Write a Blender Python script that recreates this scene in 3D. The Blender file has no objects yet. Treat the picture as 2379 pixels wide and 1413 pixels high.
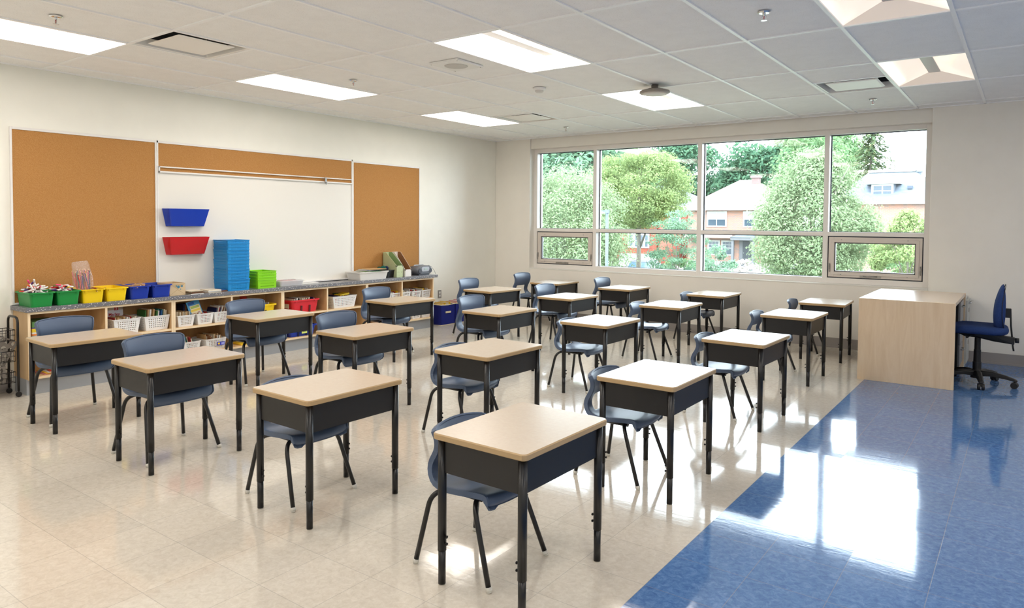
import bpy, bmesh, math, random
from mathutils import Vector, Matrix
random.seed(7)
S = bpy.context.scene
COL = S.collection
PI = math.pi
H = 2.706                                   # ceiling height
DX = lambda k: .3097 + .6096 * (k + 7)      # ceiling grid, lines along the room
CY = lambda j: -.246 + 1.2192 * (j - 4)     # ceiling grid, cross lines

# ------------------------------------------------------------------ materials
def lin(c): return tuple(((x / 12.92) if x <= .04045 else ((x + .055) / 1.055) ** 2.4) for x in [v / 255. for v in c])
MATS = {}
def mat(name, col, rough=.5, metal=0., spec=.5, emis=None, es=0., srgb=True, coat=0., alpha=1., trans=0.):
    if name in MATS: return MATS[name]
    m = bpy.data.materials.new(name); m.use_nodes = True
    b = m.node_tree.nodes['Principled BSDF']
    c = lin(col) if srgb else col
    b.inputs['Base Color'].default_value = (*c, 1); b.inputs['Roughness'].default_value = rough
    b.inputs['Metallic'].default_value = metal; b.inputs['Specular IOR Level'].default_value = spec
    b.inputs['Coat Weight'].default_value = coat; b.inputs['Coat Roughness'].default_value = .08
    b.inputs['Transmission Weight'].default_value = trans
    if emis: b.inputs['Emission Color'].default_value = (*emis, 1); b.inputs['Emission Strength'].default_value = es
    MATS[name] = m
    return m
class NT:
    def __init__(s, m): s.m = m; s.t = m.node_tree; s.b = s.t.nodes['Principled BSDF']
    def n(s, ty, **kw):
        o = s.t.nodes.new(ty)
        for k, v in kw.items():
            if k in o.inputs: o.inputs[k].default_value = v
            else: setattr(o, k, v)
        return o
    def l(s, a, b): s.t.links.new(a, b)
    def coord(s, scale=None, kind='Object'):
        tc = s.n('ShaderNodeTexCoord'); out = tc.outputs[kind]
        if scale:
            mp = s.n('ShaderNodeMapping'); mp.inputs['Scale'].default_value = scale; s.l(out, mp.inputs['Vector']); out = mp.outputs['Vector']
        return out
    def noise(s, vec, scale, detail=3, rough=.6, dist=0):
        o = s.n('ShaderNodeTexNoise'); s.l(vec, o.inputs['Vector']); o.inputs['Scale'].default_value = scale
        o.inputs['Detail'].default_value = detail; o.inputs['Roughness'].default_value = rough; o.inputs['Distortion'].default_value = dist
        return o.outputs['Fac']
    def ramp(s, fac, stops, interp='LINEAR'):
        o = s.n('ShaderNodeValToRGB'); s.l(fac, o.inputs['Fac']); r = o.color_ramp; r.interpolation = interp
        while len(r.elements) < len(stops): r.elements.new(.5)
        for e, (p, c) in zip(r.elements, stops): e.position = p; e.color = (*c, 1) if len(c) == 3 else c
        return o.outputs['Color']
    def mix(s, fac, a, b):
        o = s.n('ShaderNodeMix', data_type='RGBA')
        for i, v in ((0, fac), (6, a), (7, b)):
            if isinstance(v, (int, float)): o.inputs[i].default_value = v
            elif isinstance(v, tuple): o.inputs[i].default_value = (*v, 1) if len(v) == 3 else v
            else: s.l(v, o.inputs[i])
        return o.outputs[2]
    def math(s, op, a, b=0., c=0.):
        o = s.n('ShaderNodeMath', operation=op)
        for i, v in enumerate((a, b, c)):
            if isinstance(v, (int, float)): o.inputs[i].default_value = v
            else: s.l(v, o.inputs[i])
        return o.outputs[0]
    def bump(s, h, strength=.2, dist=.01):
        o = s.n('ShaderNodeBump'); o.inputs['Strength'].default_value = strength; o.inputs['Distance'].default_value = dist
        s.l(h, o.inputs['Height']); s.l(o.outputs['Normal'], s.b.inputs['Normal'])
    def color(s, c): s.l(c, s.b.inputs['Base Color'])

def tex(name, c1, c2, scale, rough=.5, bump=0., stretch=(1, 1, 1), detail=3, lo=.35, hi=.65, spec=.5, bdist=.002, coat=0.):
    m = mat(name, c1, rough, spec=spec, coat=coat); n = NT(m); v = n.coord(stretch); f = n.noise(v, scale, detail)
    n.color(n.ramp(f, [(lo, lin(c1)), (hi, lin(c2))]))
    if bump: n.bump(f, bump, bdist)
    return m

WALL = tex('wall_paint', (238, 237, 229), (241, 240, 232), 3, .6, spec=.3)
_n = NT(WALL); _n.bump(_n.noise(_n.coord(), 420, 2), .05, .001)
WALLW = tex('window_wall_paint', (240, 236, 228), (243, 239, 231), 3, .6, spec=.3)
TRIMW = mat('window_aluminium', (238, 234, 230), .38, spec=.5)
SASHM = mat('sash_aluminium', (220, 211, 203), .35)
GASKET = mat('gasket', (58, 66, 80), .5)
BASEM = mat('cove_base', (158, 152, 148), .45)
KICKM = mat('kick_laminate', (166, 170, 176), .4)
TBAR = mat('tee_bar', (250, 251, 252), .35)
# ceiling tile
CEIL = mat('ceiling_tile', (214, 210, 206), .9, spec=.15); n = NT(CEIL); v = n.coord()
a = n.noise(v, 240, 2, .7); b_ = n.noise(v, 9, 2)
n.color(n.mix(n.ramp(a, [(.30, (1, 1, 1)), (.37, (0, 0, 0))]), n.ramp(b_, [(.3, lin((245, 245, 245))), (.7, lin((249, 249, 249)))]), lin((186, 182, 178))))
n.bump(a, .25, .002)
# floor: vinyl composition tile, 12 inch, beige and blue fields
FLOOR = mat('vinyl_tile', (205, 195, 178), .15, spec=.85); n = NT(FLOOR); v = n.coord()
sx = n.n('ShaderNodeSeparateXYZ'); n.l(v, sx.inputs[0])
u = n.math('DIVIDE', n.math('SUBTRACT', sx.outputs['X'], 5.605 - 30 * .3048), .3048)
w = n.math('DIVIDE', n.math('SUBTRACT', sx.outputs['Y'], -5.70 - 30 * .3048), .3048)
fu, fw = n.math('FRACT', u), n.math('FRACT', w)
du = n.math('ABSOLUTE', n.math('SUBTRACT', fu, .5)); dw = n.math('ABSOLUTE', n.math('SUBTRACT', fw, .5))
edge = n.math('GREATER_THAN', n.math('MAXIMUM', du, dw), .4948)
cb = n.n('ShaderNodeCombineXYZ'); n.l(n.math('FLOOR', u), cb.inputs[0]); n.l(n.math('FLOOR', w), cb.inputs[1])
wn = n.n('ShaderNodeTexWhiteNoise', noise_dimensions='2D'); n.l(cb.outputs[0], wn.inputs['Vector'])
n1 = n.noise(v, 34, 5, .75, .6); n2 = n.noise(v, 2.2, 2)
beige = n.ramp(n1, [(.32, lin((198, 189, 175))), (.5, lin((208, 200, 187))), (.68, lin((217, 210, 198)))])
blue = n.ramp(n1, [(.34, lin((68, 104, 156))), (.5, lin((84, 122, 174))), (.66, lin((104, 140, 190)))])
isb = n.math('GREATER_THAN', sx.outputs['X'], 5.605)
base = n.mix(isb, beige, blue)
var = n.math('MULTIPLY_ADD', wn.outputs['Value'], .07, .965)
hs = n.n('ShaderNodeHueSaturation'); n.l(base, hs.inputs['Color']); n.l(var, hs.inputs['Value'])
n.color(n.mix(n.math('MULTIPLY', edge, .42), hs.outputs['Color'], lin((150, 146, 140))))
n.l(n.math('MULTIPLY_ADD', n2, .06, .055), n.b.inputs['Roughness'])
# each tile sits at its own minute tilt, plus a soft ripple
geo = n.n('ShaderNodeNewGeometry')
vm = n.n('ShaderNodeVectorMath', operation='MULTIPLY_ADD'); n.l(wn.outputs['Color'], vm.inputs[0]); vm.inputs[1].default_value = (.007, .007, 0); n.l(geo.outputs['Normal'], vm.inputs[2])
vs = n.n('ShaderNodeVectorMath', operation='ADD'); n.l(vm.outputs[0], vs.inputs[0]); vs.inputs[1].default_value = (-.0035, -.0035, 0)
vn = n.n('ShaderNodeVectorMath', operation='NORMALIZE'); n.l(vs.outputs[0], vn.inputs[0])
bp = n.n('ShaderNodeBump'); bp.inputs['Strength'].default_value = .35; bp.inputs['Distance'].default_value = .0006
hh = n.math('SUBTRACT', n.noise(n.coord((.6, 2.2, 1)), 11, 3, .6), n.math('MULTIPLY', edge, .9))
n.l(hh, bp.inputs['Height']); n.l(vn.outputs[0], bp.inputs['Normal']); n.l(bp.outputs['Normal'], n.b.inputs['Normal'])

CORK = mat('cork', (186, 134, 76), .85, spec=.2); n = NT(CORK); v = n.coord(); f = n.noise(v, 330, 3, .8); g = n.noise(v, 4, 2)
n.color(n.mix(n.math('MULTIPLY', g, .35), n.ramp(f, [(.3, lin((146, 98, 50))), (.5, lin((178, 128, 74))), (.72, lin((204, 160, 106)))]), lin((180, 130, 74)))); n.bump(f, .2, .002)
WBOARD = mat('whiteboard', (232, 229, 222), .22, spec=.5)
ALU = mat('white_aluminium', (230, 228, 226), .35, metal=.0)
BIRCH = tex('birch_ply', (222, 190, 146), (205, 168, 120), 6, .45, stretch=(1, 1, .12), detail=4)
BIRCHE = mat('birch_edge', (238, 214, 178), .45)
BIRCHI = tex('birch_inside', (206, 166, 112), (186, 142, 88), 5, .5, stretch=(1, 1, .12), detail=4)
MAPLE = mat('maple_laminate', (232, 206, 172), .36); n = NT(MAPLE); v = n.coord((1, 1, .1)); f = n.noise(v, 16, 5, .7, 1.2)
g = n.noise(n.coord((1, 1, .45)), 30, 6, .8, 2.5)
n.color(n.mix(n.math('MULTIPLY', n.math('GREATER_THAN', g, .66), .35), n.ramp(f, [(.3, lin((236, 212, 180))), (.7, lin((224, 196, 160)))]), lin((204, 164, 124))))
TERR = mat('terrazzo_laminate', (112, 112, 118), .3); n = NT(TERR); v = n.coord()
def chips(n, v, scale, th, r):
    o = n.n('ShaderNodeTexVoronoi'); n.l(v, o.inputs['Vector']); o.inputs['Scale'].default_value = scale
    sp = n.n('ShaderNodeSeparateColor'); n.l(o.outputs['Color'], sp.inputs[0])
    return n.math('MULTIPLY', n.math('GREATER_THAN', sp.outputs[0], th), n.math('LESS_THAN', o.outputs['Distance'], r))
base = n.ramp(n.noise(v, 160, 3), [(.35, lin((92, 93, 100))), (.65, lin((128, 129, 136)))])
c1 = n.mix(chips(n, v, 120, .84, .40), base, lin((222, 218, 212))); c2 = n.mix(chips(n, n.coord((1.1, .93, 1.07)), 110, .86, .38), c1, lin((48, 50, 60)))
n.color(c2)
DTOP = tex('desk_laminate', (198, 183, 166), (201, 187, 170), 60, .25, spec=.5)
DEDGE = mat('desk_edge', (178, 150, 110), .4)
DBOX = mat('desk_metal', (20, 20, 23), .42); n = NT(DBOX); n.bump(n.noise(n.coord(), 900, 2), .12, .0008)
BLKTUBE = mat('black_enamel', (22, 21, 22), .28)
DLEG = mat('desk_leg_enamel', (13, 13, 16), .3)
CHAIRM = mat('slate_blue_plastic', (78, 94, 120), .42); n = NT(CHAIRM); n.bump(n.noise(n.coord(), 700, 2), .1, .0006)
CAPM = mat('glide_nylon', (206, 204, 196), .5)
STEEL = mat('brushed_steel', (170, 168, 165), .3, metal=.9)
CHROME = mat('chrome', (220, 220, 222), .12, metal=1.)
BLKPL = mat('black_plastic', (26, 26, 28), .5)
DKBLUE = mat('blue_upholstery', (44, 64, 116), .9, spec=.15); n = NT(DKBLUE); v = n.coord(); f = n.noise(v, 500, 2); n.color(n.ramp(f, [(.35, lin((34, 50, 92))), (.65, lin((54, 78, 134)))])); n.bump(f, .5, .002)
WHITEP = mat('white_plastic', (236, 236, 236), .4)
GREENB = mat('green_plastic', (20, 140, 62), .38); YELB = mat('yellow_plastic', (244, 208, 10), .38)
BLUEB = mat('royal_blue_plastic', (18, 52, 160), .38); REDB = mat('red_plastic', (214, 40, 52), .35)
SKYB = mat('sky_blue_plastic', (22, 140, 208), .35, spec=.5); LIMEB = mat('lime_plastic', (140, 214, 20), .35)
REDP = mat('red_gloss', (196, 20, 30), .22); BLUEP = mat('blue_gloss', (16, 58, 176), .22)
PAPER = mat('paper', (232, 224, 208), .8); KRAFT = mat('kraft_paper', (206, 182, 146), .75)
CLEARP = mat('clear_plastic', (235, 236, 238), .25)
def film(name, col, a, rough=.15):
    m = bpy.data.materials.new(name); m.use_nodes = True; t = m.node_tree; t.nodes.clear()
    o = t.nodes.new('ShaderNodeOutputMaterial'); mx = t.nodes.new('ShaderNodeMixShader'); tr = t.nodes.new('ShaderNodeBsdfTransparent')
    p = t.nodes.new('ShaderNodeBsdfPrincipled'); p.inputs['Base Color'].default_value = (*lin(col), 1); p.inputs['Roughness'].default_value = rough
    mx.inputs[0].default_value = a; t.links.new(tr.outputs[0], mx.inputs[1]); t.links.new(p.outputs[0], mx.inputs[2]); t.links.new(mx.outputs[0], o.inputs[0])
    return m
BAGM = film('plastic_bag', (235, 235, 240), .16); TUBM = film('translucent_tub', (236, 236, 238), .55, .3)
GLASS = bpy.data.materials.new('window_glass'); GLASS.use_nodes = True; t = GLASS.node_tree; t.nodes.clear()
o_ = t.nodes.new('ShaderNodeOutputMaterial'); mx = t.nodes.new('ShaderNodeMixShader'); tr = t.nodes.new('ShaderNodeBsdfTransparent')
gl = t.nodes.new('ShaderNodeBsdfGlossy'); gl.inputs['Roughness'].default_value = .02; fr = t.nodes.new('ShaderNodeFresnel'); fr.inputs['IOR'].default_value = 1.4
tr.inputs[0].default_value = (.96, .985, .975, 1)
t.links.new(fr.outputs[0], mx.inputs[0]); t.links.new(tr.outputs[0], mx.inputs[1]); t.links.new(gl.outputs[0], mx.inputs[2]); t.links.new(mx.outputs[0], o_.inputs[0])
LAMP = mat('lamp_lens', (250, 244, 236), .4, emis=(1., .93, .85), es=10.5)
LAMPE = mat('lamp_end_reflector', (246, 238, 228), .5, emis=(1., .89, .78), es=3.6)
LAMPD = mat('dim_lamp_lens', (240, 226, 212), .12, spec=.6, emis=(1., .86, .74), es=.62)
LAMPDE = mat('dim_lamp_end', (238, 222, 206), .5, emis=(1., .86, .74), es=.28)
for q_ in (LAMPD, LAMPDE, LAMPE): q_.cycles.emission_sampling = 'NONE'
LAMPB = mat('lamp_basket', (196, 190, 186), .35)

# ------------------------------------------------------------------ mesh builder
class MB:
    def __init__(s): s.v = []; s.f = []; s.mi = []; s.sm = []; s.M = None
    def add(s, vs, fs, mi=0, sm=False):
        o = len(s.v)
        for p in vs:
            p = Vector(p)
            if s.M is not None: p = s.M @ p
            s.v.append(p)
        for f in fs: s.f.append([i + o for i in f]); s.mi.append(mi); s.sm.append(sm)
        return s
    def box(s, x0, x1, y0, y1, z0, z1, mi=0):
        return s.add([(x0, y0, z0), (x1, y0, z0), (x1, y1, z0), (x0, y1, z0), (x0, y0, z1), (x1, y0, z1), (x1, y1, z1), (x0, y1, z1)],
                     [(0, 3, 2, 1), (4, 5, 6, 7), (0, 1, 5, 4), (1, 2, 6, 5), (2, 3, 7, 6), (3, 0, 4, 7)], mi)
    def quad(s, a, b, c, d, mi=0): return s.add([a, b, c, d], [(0, 1, 2, 3)], mi)
    def loft(s, loops, mi=0, cap0=True, cap1=True, sm=False, closed=True):
        n = len(loops[0]); vs = [p for L in loops for p in L]; fs = []
        for k in range(len(loops) - 1):
            for i in range(n if closed else n - 1):
                j = (i + 1) % n; fs.append((k * n + i, k * n + j, (k + 1) * n + j, (k + 1) * n + i))
        s.add(vs, fs, mi, sm)
        o = len(s.v) - len(vs)
        if cap0: s.f.append([o + i for i in range(n)][::-1]); s.mi.append(mi); s.sm.append(False)
        if cap1: s.f.append([o + (len(loops) - 1) * n + i for i in range(n)]); s.mi.append(mi); s.sm.append(False)
        return s
    def cyl(s, p0, p1, r0, r1=None, n=16, mi=0, caps=True): return s.tube([p0, p1], [r0, r0 if r1 is None else r1], n, mi, caps)
    def tube(s, pts, r, n=10, mi=0, caps=True, closed=False):
        pts = [Vector(p) for p in pts]; m = len(pts)
        rs = r if isinstance(r, (list, tuple)) else [r] * m
        loops = []; prev = None
        for i, p in enumerate(pts):
            if closed: t = (pts[(i + 1) % m] - pts[i - 1]).normalized()
            else: t = (pts[min(i + 1, m - 1)] - pts[max(i - 1, 0)]).normalized()
            if prev is None:
                a = Vector((0, 0, 1)) if abs(t.z) < .9 else Vector((1, 0, 0)); x = t.cross(a).normalized()
            else: x = (prev - t * prev.dot(t)).normalized()
            prev = x; y = t.cross(x)
            loops.append([p + (x * math.cos(2 * PI * k / n) + y * math.sin(2 * PI * k / n)) * rs[i] for k in range(n)])
        if closed: loops.append(loops[0]); caps = False
        return s.loft(loops, mi, caps, caps, True)
    def ball(s, c, r, mi=0, nu=10, nv=6, sq=(1, 1, 1)):
        c = Vector(c); L = []
        for j in range(nv + 1):
            a = PI * (j + .02 if j == 0 else j - .02 if j == nv else j) / nv - PI / 2
            L.append([c + Vector((r * math.cos(a) * math.cos(2 * PI * i / nu) * sq[0], r * math.cos(a) * math.sin(2 * PI * i / nu) * sq[1], r * math.sin(a) * sq[2])) for i in range(nu)])
        return s.loft(L, mi, True, True, True)
    def mesh(s, name, mats, bevel=0., solid=0., sub=0, auto=None):
        me = bpy.data.meshes.new(name); me.from_pydata([tuple(p) for p in s.v], [], s.f)
        for m in mats: me.materials.append(m)
        for p, mi, sm in zip(me.polygons, s.mi, s.sm): p.material_index = mi; p.use_smooth = sm
        if bevel or solid or sub:
            o = bpy.data.objects.new('tmp', me); COL.objects.link(o)
            if solid:
                d = o.modifiers.new('s', 'SOLIDIFY'); d.thickness = solid; d.offset = 0
            if bevel:
                d = o.modifiers.new('b', 'BEVEL'); d.width = bevel; d.segments = 2; d.limit_method = 'ANGLE'; d.angle_limit = .6
            if sub:
                d = o.modifiers.new('u', 'SUBSURF'); d.levels = sub; d.render_levels = sub
            dg = bpy.context.evaluated_depsgraph_get(); m2 = bpy.data.meshes.new_from_object(o.evaluated_get(dg))
            bpy.data.objects.remove(o); bpy.data.meshes.remove(me); me = m2; me.name = name
        return me
    def obj(s, name, mats, parent=None, **kw):
        if not isinstance(mats, (list, tuple)): mats = [mats]
        o = bpy.data.objects.new(name, s.mesh(name, mats, **kw)); COL.objects.link(o)
        if parent: o.parent = parent
        return o
def rrect(w, d, r, z, cx=0, cy=0, n=4):
    pts = []
    for (sx, sy, a0) in ((1, 1, 0), (-1, 1, PI / 2), (-1, -1, PI), (1, -1, 3 * PI / 2)):
        for k in range(n + 1):
            a = a0 + PI / 2 * k / n
            pts.append((cx + sx * (w / 2 - r) + r * math.cos(a), cy + sy * (d / 2 - r) + r * math.sin(a), z))
    return pts
def circ(r, z, n=24, cx=0, cy=0): return [(cx + r * math.cos(2 * PI * i / n), cy + r * math.sin(2 * PI * i / n), z) for i in range(n)]

def tag(o, label=None, cat=None, group=None, kind=None):
    for k, v in (('label', label), ('category', cat), ('group', group), ('kind', kind)):
        if v: o[k] = v
    return o
def thing(name, label, cat, loc=(0, 0, 0), rz=0, group=None):
    o = bpy.data.objects.new(name, None); COL.objects.link(o); o.location = loc; o.rotation_euler = (0, 0, rz); o.empty_display_size = .05
    return tag(o, label, cat, group)
def inst(name, me, parent=None, loc=(0, 0, 0), rot=(0, 0, 0), scale=None):
    o = bpy.data.objects.new(name, me); COL.objects.link(o); o.parent = parent; o.location = loc; o.rotation_euler = rot
    if scale: o.scale = scale
    return o
def copy_tree(o, parent=None):
    c = o.copy(); COL.objects.link(c); c.parent = parent
    for ch in o.children: copy_tree(ch, c)
    return c
def struct(name, mb, mats, **kw):
    o = mb.obj(name, mats, **kw); o['kind'] = 'structure'; return o

# ------------------------------------------------------------------ camera
cam = bpy.data.cameras.new('camera'); co = bpy.data.objects.new('camera', cam); COL.objects.link(co); S.camera = co
f_, ppy, pit, yaw, rol = 1638.305, 572.85, .0341, -.6314, .0069
fw_ = Vector((math.sin(yaw) * math.cos(pit), math.cos(yaw) * math.cos(pit), -math.sin(pit)))
r_ = Vector((math.cos(yaw), -math.sin(yaw), 0)); u_ = r_.cross(fw_)
r2 = math.cos(rol) * r_ + math.sin(rol) * u_; u2 = -math.sin(rol) * r_ + math.cos(rol) * u_
co.matrix_world = Matrix(((r2.x, u2.x, -fw_.x, 6.798), (r2.y, u2.y, -fw_.y, -8.848), (r2.z, u2.z, -fw_.z, 1.4359), (0, 0, 0, 1)))
cam.sensor_width = 36; cam.sensor_fit = 'HORIZONTAL'; cam.lens = f_ / 2379 * 36; cam.shift_y = -(706.5 - ppy) / 2379
cam.clip_start = .05; cam.clip_end = 400

# ------------------------------------------------------------------ room shell
XR, YB = 9.3, -10.7
m = MB(); m.box(-.2, XR + .2, YB - .2, .25, -.12, 0); struct('floor', m, FLOOR)
m = MB(); m.box(-.2, 0, YB, .25, 0, H + .3); struct('wall_left', m, WALL)
m = MB(); m.box(XR, XR + .2, YB, .25, 0, H + .3); struct('wall_right', m, WALL)
m = MB(); m.box(-.2, XR + .2, YB - .2, YB, 0, H + .3); struct('wall_back', m, WALL)
WX0, WX1, WZ0, WZ1 = .656, 5.935, .745, 2.553
m = MB(); m.box(0, WX0, 0, .30, 0, H + .3); m.box(WX1, XR, 0, .30, 0, H + .3); m.box(WX0, WX1, 0, .30, 0, WZ0); m.box(WX0, WX1, .022, .30, WZ1, H + .3)
struct('wall_window', m, WALLW, bevel=.006)
# baseboards
m = MB(); m.box(0, XR, -.007, 0, .02, .115); m.box(0, XR, -.016, 0, 0, .02); struct('baseboard_window', m, BASEM)
m = MB()
for a, b in ((-1.755, -.02), (YB, -6.6)): m.box(0, .007, a, b, .02, .115); m.box(0, .016, a, b, 0, .02)
struct('baseboard_left', m, BASEM)
# ceiling: tiles with openings where fixtures and diffusers sit
LIGHTS = [(k, j) for k in (-6, -2, 2, 6) for j in (-4, -2, 0, 2)]
VENTS = [(-5, CY(-1)), (-5, CY(3) - .6096), (1, CY(3) - .6096)]
m = MB(); xs = [0] + [DX(k) for k in range(-7, 8)] + [XR]; cols = list(range(-8, 8))
for ci, k in enumerate(cols):
    x0, x1 = xs[ci], xs[ci + 1]
    ys = [YB] + [CY(j) for j in range(-4, 5)] + [0]
    for ri in range(len(ys) - 1):
        y0, y1 = ys[ri], ys[ri + 1]; j = ri - 5
        if (k, j) in LIGHTS: continue
        cuts = [(y0, y1)]
        for vk, vy in VENTS:
            if vk == k and y0 - .01 < vy < y1: cuts = [(a, b) for a, b in ((y0, vy), (vy + .6096, y1)) if b - a > .01]
        for a, b in cuts: m.quad((x0, a, H + .006), (x0, b, H + .006), (x1, b, H + .006), (x1, a, H + .006))
struct('ceiling', m, CEIL)
m = MB(); m.box(-.2, XR + .2, YB - .2, .25, H + .3, H + .4); struct('ceiling_slab', m, mat('slab', (120, 118, 115), .9))
m = MB()
for k in range(-7, 8): m.box(DX(k) - .012, DX(k) + .012, YB, 0, H - .003, H + .008)
for j in range(-4, 5): m.box(0, XR, CY(j) - .012, CY(j) + .012, H - .0025, H + .008)
for vk, vy in VENTS: yy = vy + .6096 if abs(vy - CY(-1)) < .01 else vy; m.box(DX(vk), DX(vk + 1), yy - .012, yy + .012, H - .0025, H + .008)
m.box(0, .022, YB, 0, H - .003, H + .006); m.box(0, XR, -.022, 0, H - .003, H + .006)
struct('trim_1', m, TBAR)

# ceiling lights
def make_light(k, j, label):
    dim = k == 2 and j in (0, 2)
    x0, y0 = DX(k) + .012, CY(j) + .012; w, l = .5856, 1.1952
    t = thing('ceiling_light', label, 'ceiling light', (x0 + w / 2, y0 + l / 2, H), 0, 'ceiling troffers')
    hw, hl, sw, sl, d = w / 2, l / 2, .045, l / 2 - .15, .080
    z0 = .006
    for s in (-1, 1):
        m = MB(); a = Vector((s * hw, -hl, z0)); b = Vector((s * hw, hl, z0)); c = Vector((s * sw, sl, d)); e = Vector((s * sw, -sl, d))
        L = []
        for q in range(4):
            f = q / 3; bulge = 0
            p0, p1 = a.lerp(e, f), b.lerp(c, f); p0.z += bulge; p1.z += bulge; L.append([p0, p1])
        m.loft(L, 0, False, False, True, closed=False); m.obj('lens', LAMPD if dim else LAMP, t)
        m = MB(); m.add([(-hw, s * hl, z0), (hw, s * hl, z0), (sw, s * sl, d), (-sw, s * sl, d)], [(0, 1, 2, 3)]); m.obj('end_reflector', LAMPDE if dim else LAMPE, t)
    m = MB(); m.box(-sw, sw, -sl, sl, d - .006, d + .004); m.obj('centre_basket', LAMPB, t)
    m = MB(); m.box(-hw, hw, -hl, hl, d + .02, d + .03); m.obj('housing', TBAR, t)
names = {(-6, -2): 'nearest the camera in the row along the corkboard wall', (-6, 0): 'middle one of the row along the corkboard wall', (-6, 2): 'farthest one in the row along the corkboard wall',
         (-2, 0): 'in the middle row, nearer the camera, beside the square speaker', (-2, 2): 'in the middle row behind the dark round sensor',
         (2, 0): 'cut off by the top edge of the photo, on the right', (2, 2): 'at the right above the teacher desk side of the window',
         (-2, -2): 'in the middle row, overhead beyond the top of the photo', (2, -2): 'in the right row, overhead beyond the top of the photo',
         (-6, -4): 'in the corkboard wall row, behind the camera', (-2, -4): 'in the middle row, behind the camera', (2, -4): 'in the right row, behind the camera', (6, -4): 'in the far right row, behind the camera', (6, -2): 'in the far right row, beside the camera', (6, 0): 'in the far right row, middle one', (6, 2): 'in the far right row, nearest the window wall'}
for k, j in LIGHTS: make_light(k, j, ('dimly glowing' if (k == 2 and j in (0, 2)) else 'glowing white') + ' ceiling troffer ' + names[(k, j)])

# air diffusers
DUCT = mat('duct_dark', (40, 42, 46), .5, metal=.3); VENTM = mat('vent_enamel', (244, 242, 238), .4)
for (k, y), lab in zip(VENTS, ('square ceiling air diffuser nearest the camera, above the corkboards', 'square ceiling air diffuser beside the farthest corkboard-wall light', 'square ceiling air diffuser left of the right-hand light near the window')):
    t = thing('air_diffuser', lab, 'air vent', (DX(k) + .3048, y + .3048, H), 0, 'ceiling air diffusers')
    m = MB(); m.loft([rrect(.585, .585, .004, .002), rrect(.565, .565, .01, .006), rrect(.545, .545, .02, .06)], 0, False, False); m.obj('collar', VENTM, t, solid=.003)
    m = MB(); m.loft([rrect(.55, .55, .03, .058), rrect(.50, .50, .05, .11), rrect(.34, .34, .05, .20)], 0, False, True); m.obj('duct', DUCT, t, solid=.003)
    m = MB(); m.loft([rrect(.40, .40, .01, .000), rrect(.43, .43, .01, .008)]); m.obj('plate', VENTM, t)
    for sx in (-1, 1):
        m = MB(); m.box(sx * .18 - .006, sx * .18 + .006, -.006, .006, .01, .11); m.obj('hanger', STEEL, t)
# speaker, sprinklers, detector, sensor
t = thing('ceiling_speaker', 'square white ceiling speaker with a round perforated grille', 'speaker', (3.04, -4.49, H), 0)
m = MB(); m.box(-.15, .15, -.16, .16, -.012, .004); m.obj('plate', mat('speaker_plate', (236, 236, 234), .4), t, bevel=.002)
m = MB(); m.loft([circ(.095, -.0125, 32), circ(.09, -.016, 32)]); m.obj('grille', mat('grille', (200, 198, 194), .5), t)
for sx in (-1, 1):
    for sy in (-1, 1): m = MB(); m.cyl((sx * .135, sy * .145, -.0125), (sx * .135, sy * .145, -.015), .004, n=8); m.obj('screw', STEEL, t)
spr = None
for (x, y), lab in (((1.853, -6.939), 'chrome ceiling sprinkler nearest the camera, beside the first corkboard-wall light'), ((1.854, -4.528), 'chrome ceiling sprinkler beside the middle corkboard-wall light'),
                    ((5.489, -4.517), 'chrome ceiling sprinkler at the top right, left of the cut-off light'), ((5.497, -.899), 'small chrome ceiling sprinkler below the right-hand air diffuser'), ((1.80, -.814), 'small chrome ceiling sprinkler near the window-wall corner')):
    if spr is None:
        spr = thing('sprinkler', lab, 'sprinkler', (x, y, H), 0, 'ceiling sprinklers')
        m = MB(); m.loft([circ(.036, .004), circ(.038, -.002), circ(.03, -.008), circ(.014, -.009)]); m.obj('escutcheon', CHROME, spr)
        m = MB(); m.cyl((0, 0, -.004), (0, 0, -.022), .010, .008, 12); m.tube([(.008, 0, -.02), (.013, 0, -.03), (.008, 0, -.044), (0, 0, -.048)], .002, 6); m.tube([(-.008, 0, -.02), (-.013, 0, -.03), (-.008, 0, -.044), (0, 0, -.048)], .002, 6); m.obj('frame', CHROME, spr)
        m = MB(); m.cyl((0, 0, -.022), (0, 0, -.046), .0025, n=8); m.obj('bulb', REDP, spr)
        m = MB(); m.loft([circ(.018, -.049, 16), circ(.018, -.051, 16)]); m.obj('deflector', CHROME, spr)
    else:
        c = copy_tree(spr); c.location = (x, y, H); c['label'] = lab
t = thing('smoke_detector', 'small white round smoke detector on the ceiling in the middle of the room', 'smoke detector', (3.036, -3.284, H))
m = MB(); m.loft([circ(.062, .002), circ(.062, -.012), circ(.05, -.02), circ(.046, -.022)]); m.obj('base', WHITEP, t)
m = MB(); m.loft([circ(.040, -.021), circ(.040, -.034), circ(.028, -.042)]); m.obj('sensing_chamber', mat('chamber', (214, 212, 208), .4), t)
t = thing('ceiling_sensor', 'dark-rimmed round wireless unit on a short stem below the ceiling, before a light', 'ceiling device', (3.99, -2.80, H))
m = MB(); m.cyl((0, 0, .004), (0, 0, -.03), .035, .03, 20); m.cyl((0, 0, -.03), (0, 0, -.045), .06, .10, 24); m.obj('mount', mat('sensor_mount', (120, 112, 106), .5), t)
m = MB(); m.loft([circ(.10, -.042, 36), circ(.135, -.052, 36), circ(.14, -.068, 36), circ(.13, -.076, 36)], sm=True); m.obj('body', mat('sensor_body', (150, 142, 134), .5), t)
m = MB(); m.loft([circ(.128, -.0755, 36), circ(.10, -.084, 36), circ(.05, -.087, 36)], sm=True); m.obj('face', mat('sensor_face', (206, 198, 190), .5), t)

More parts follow.
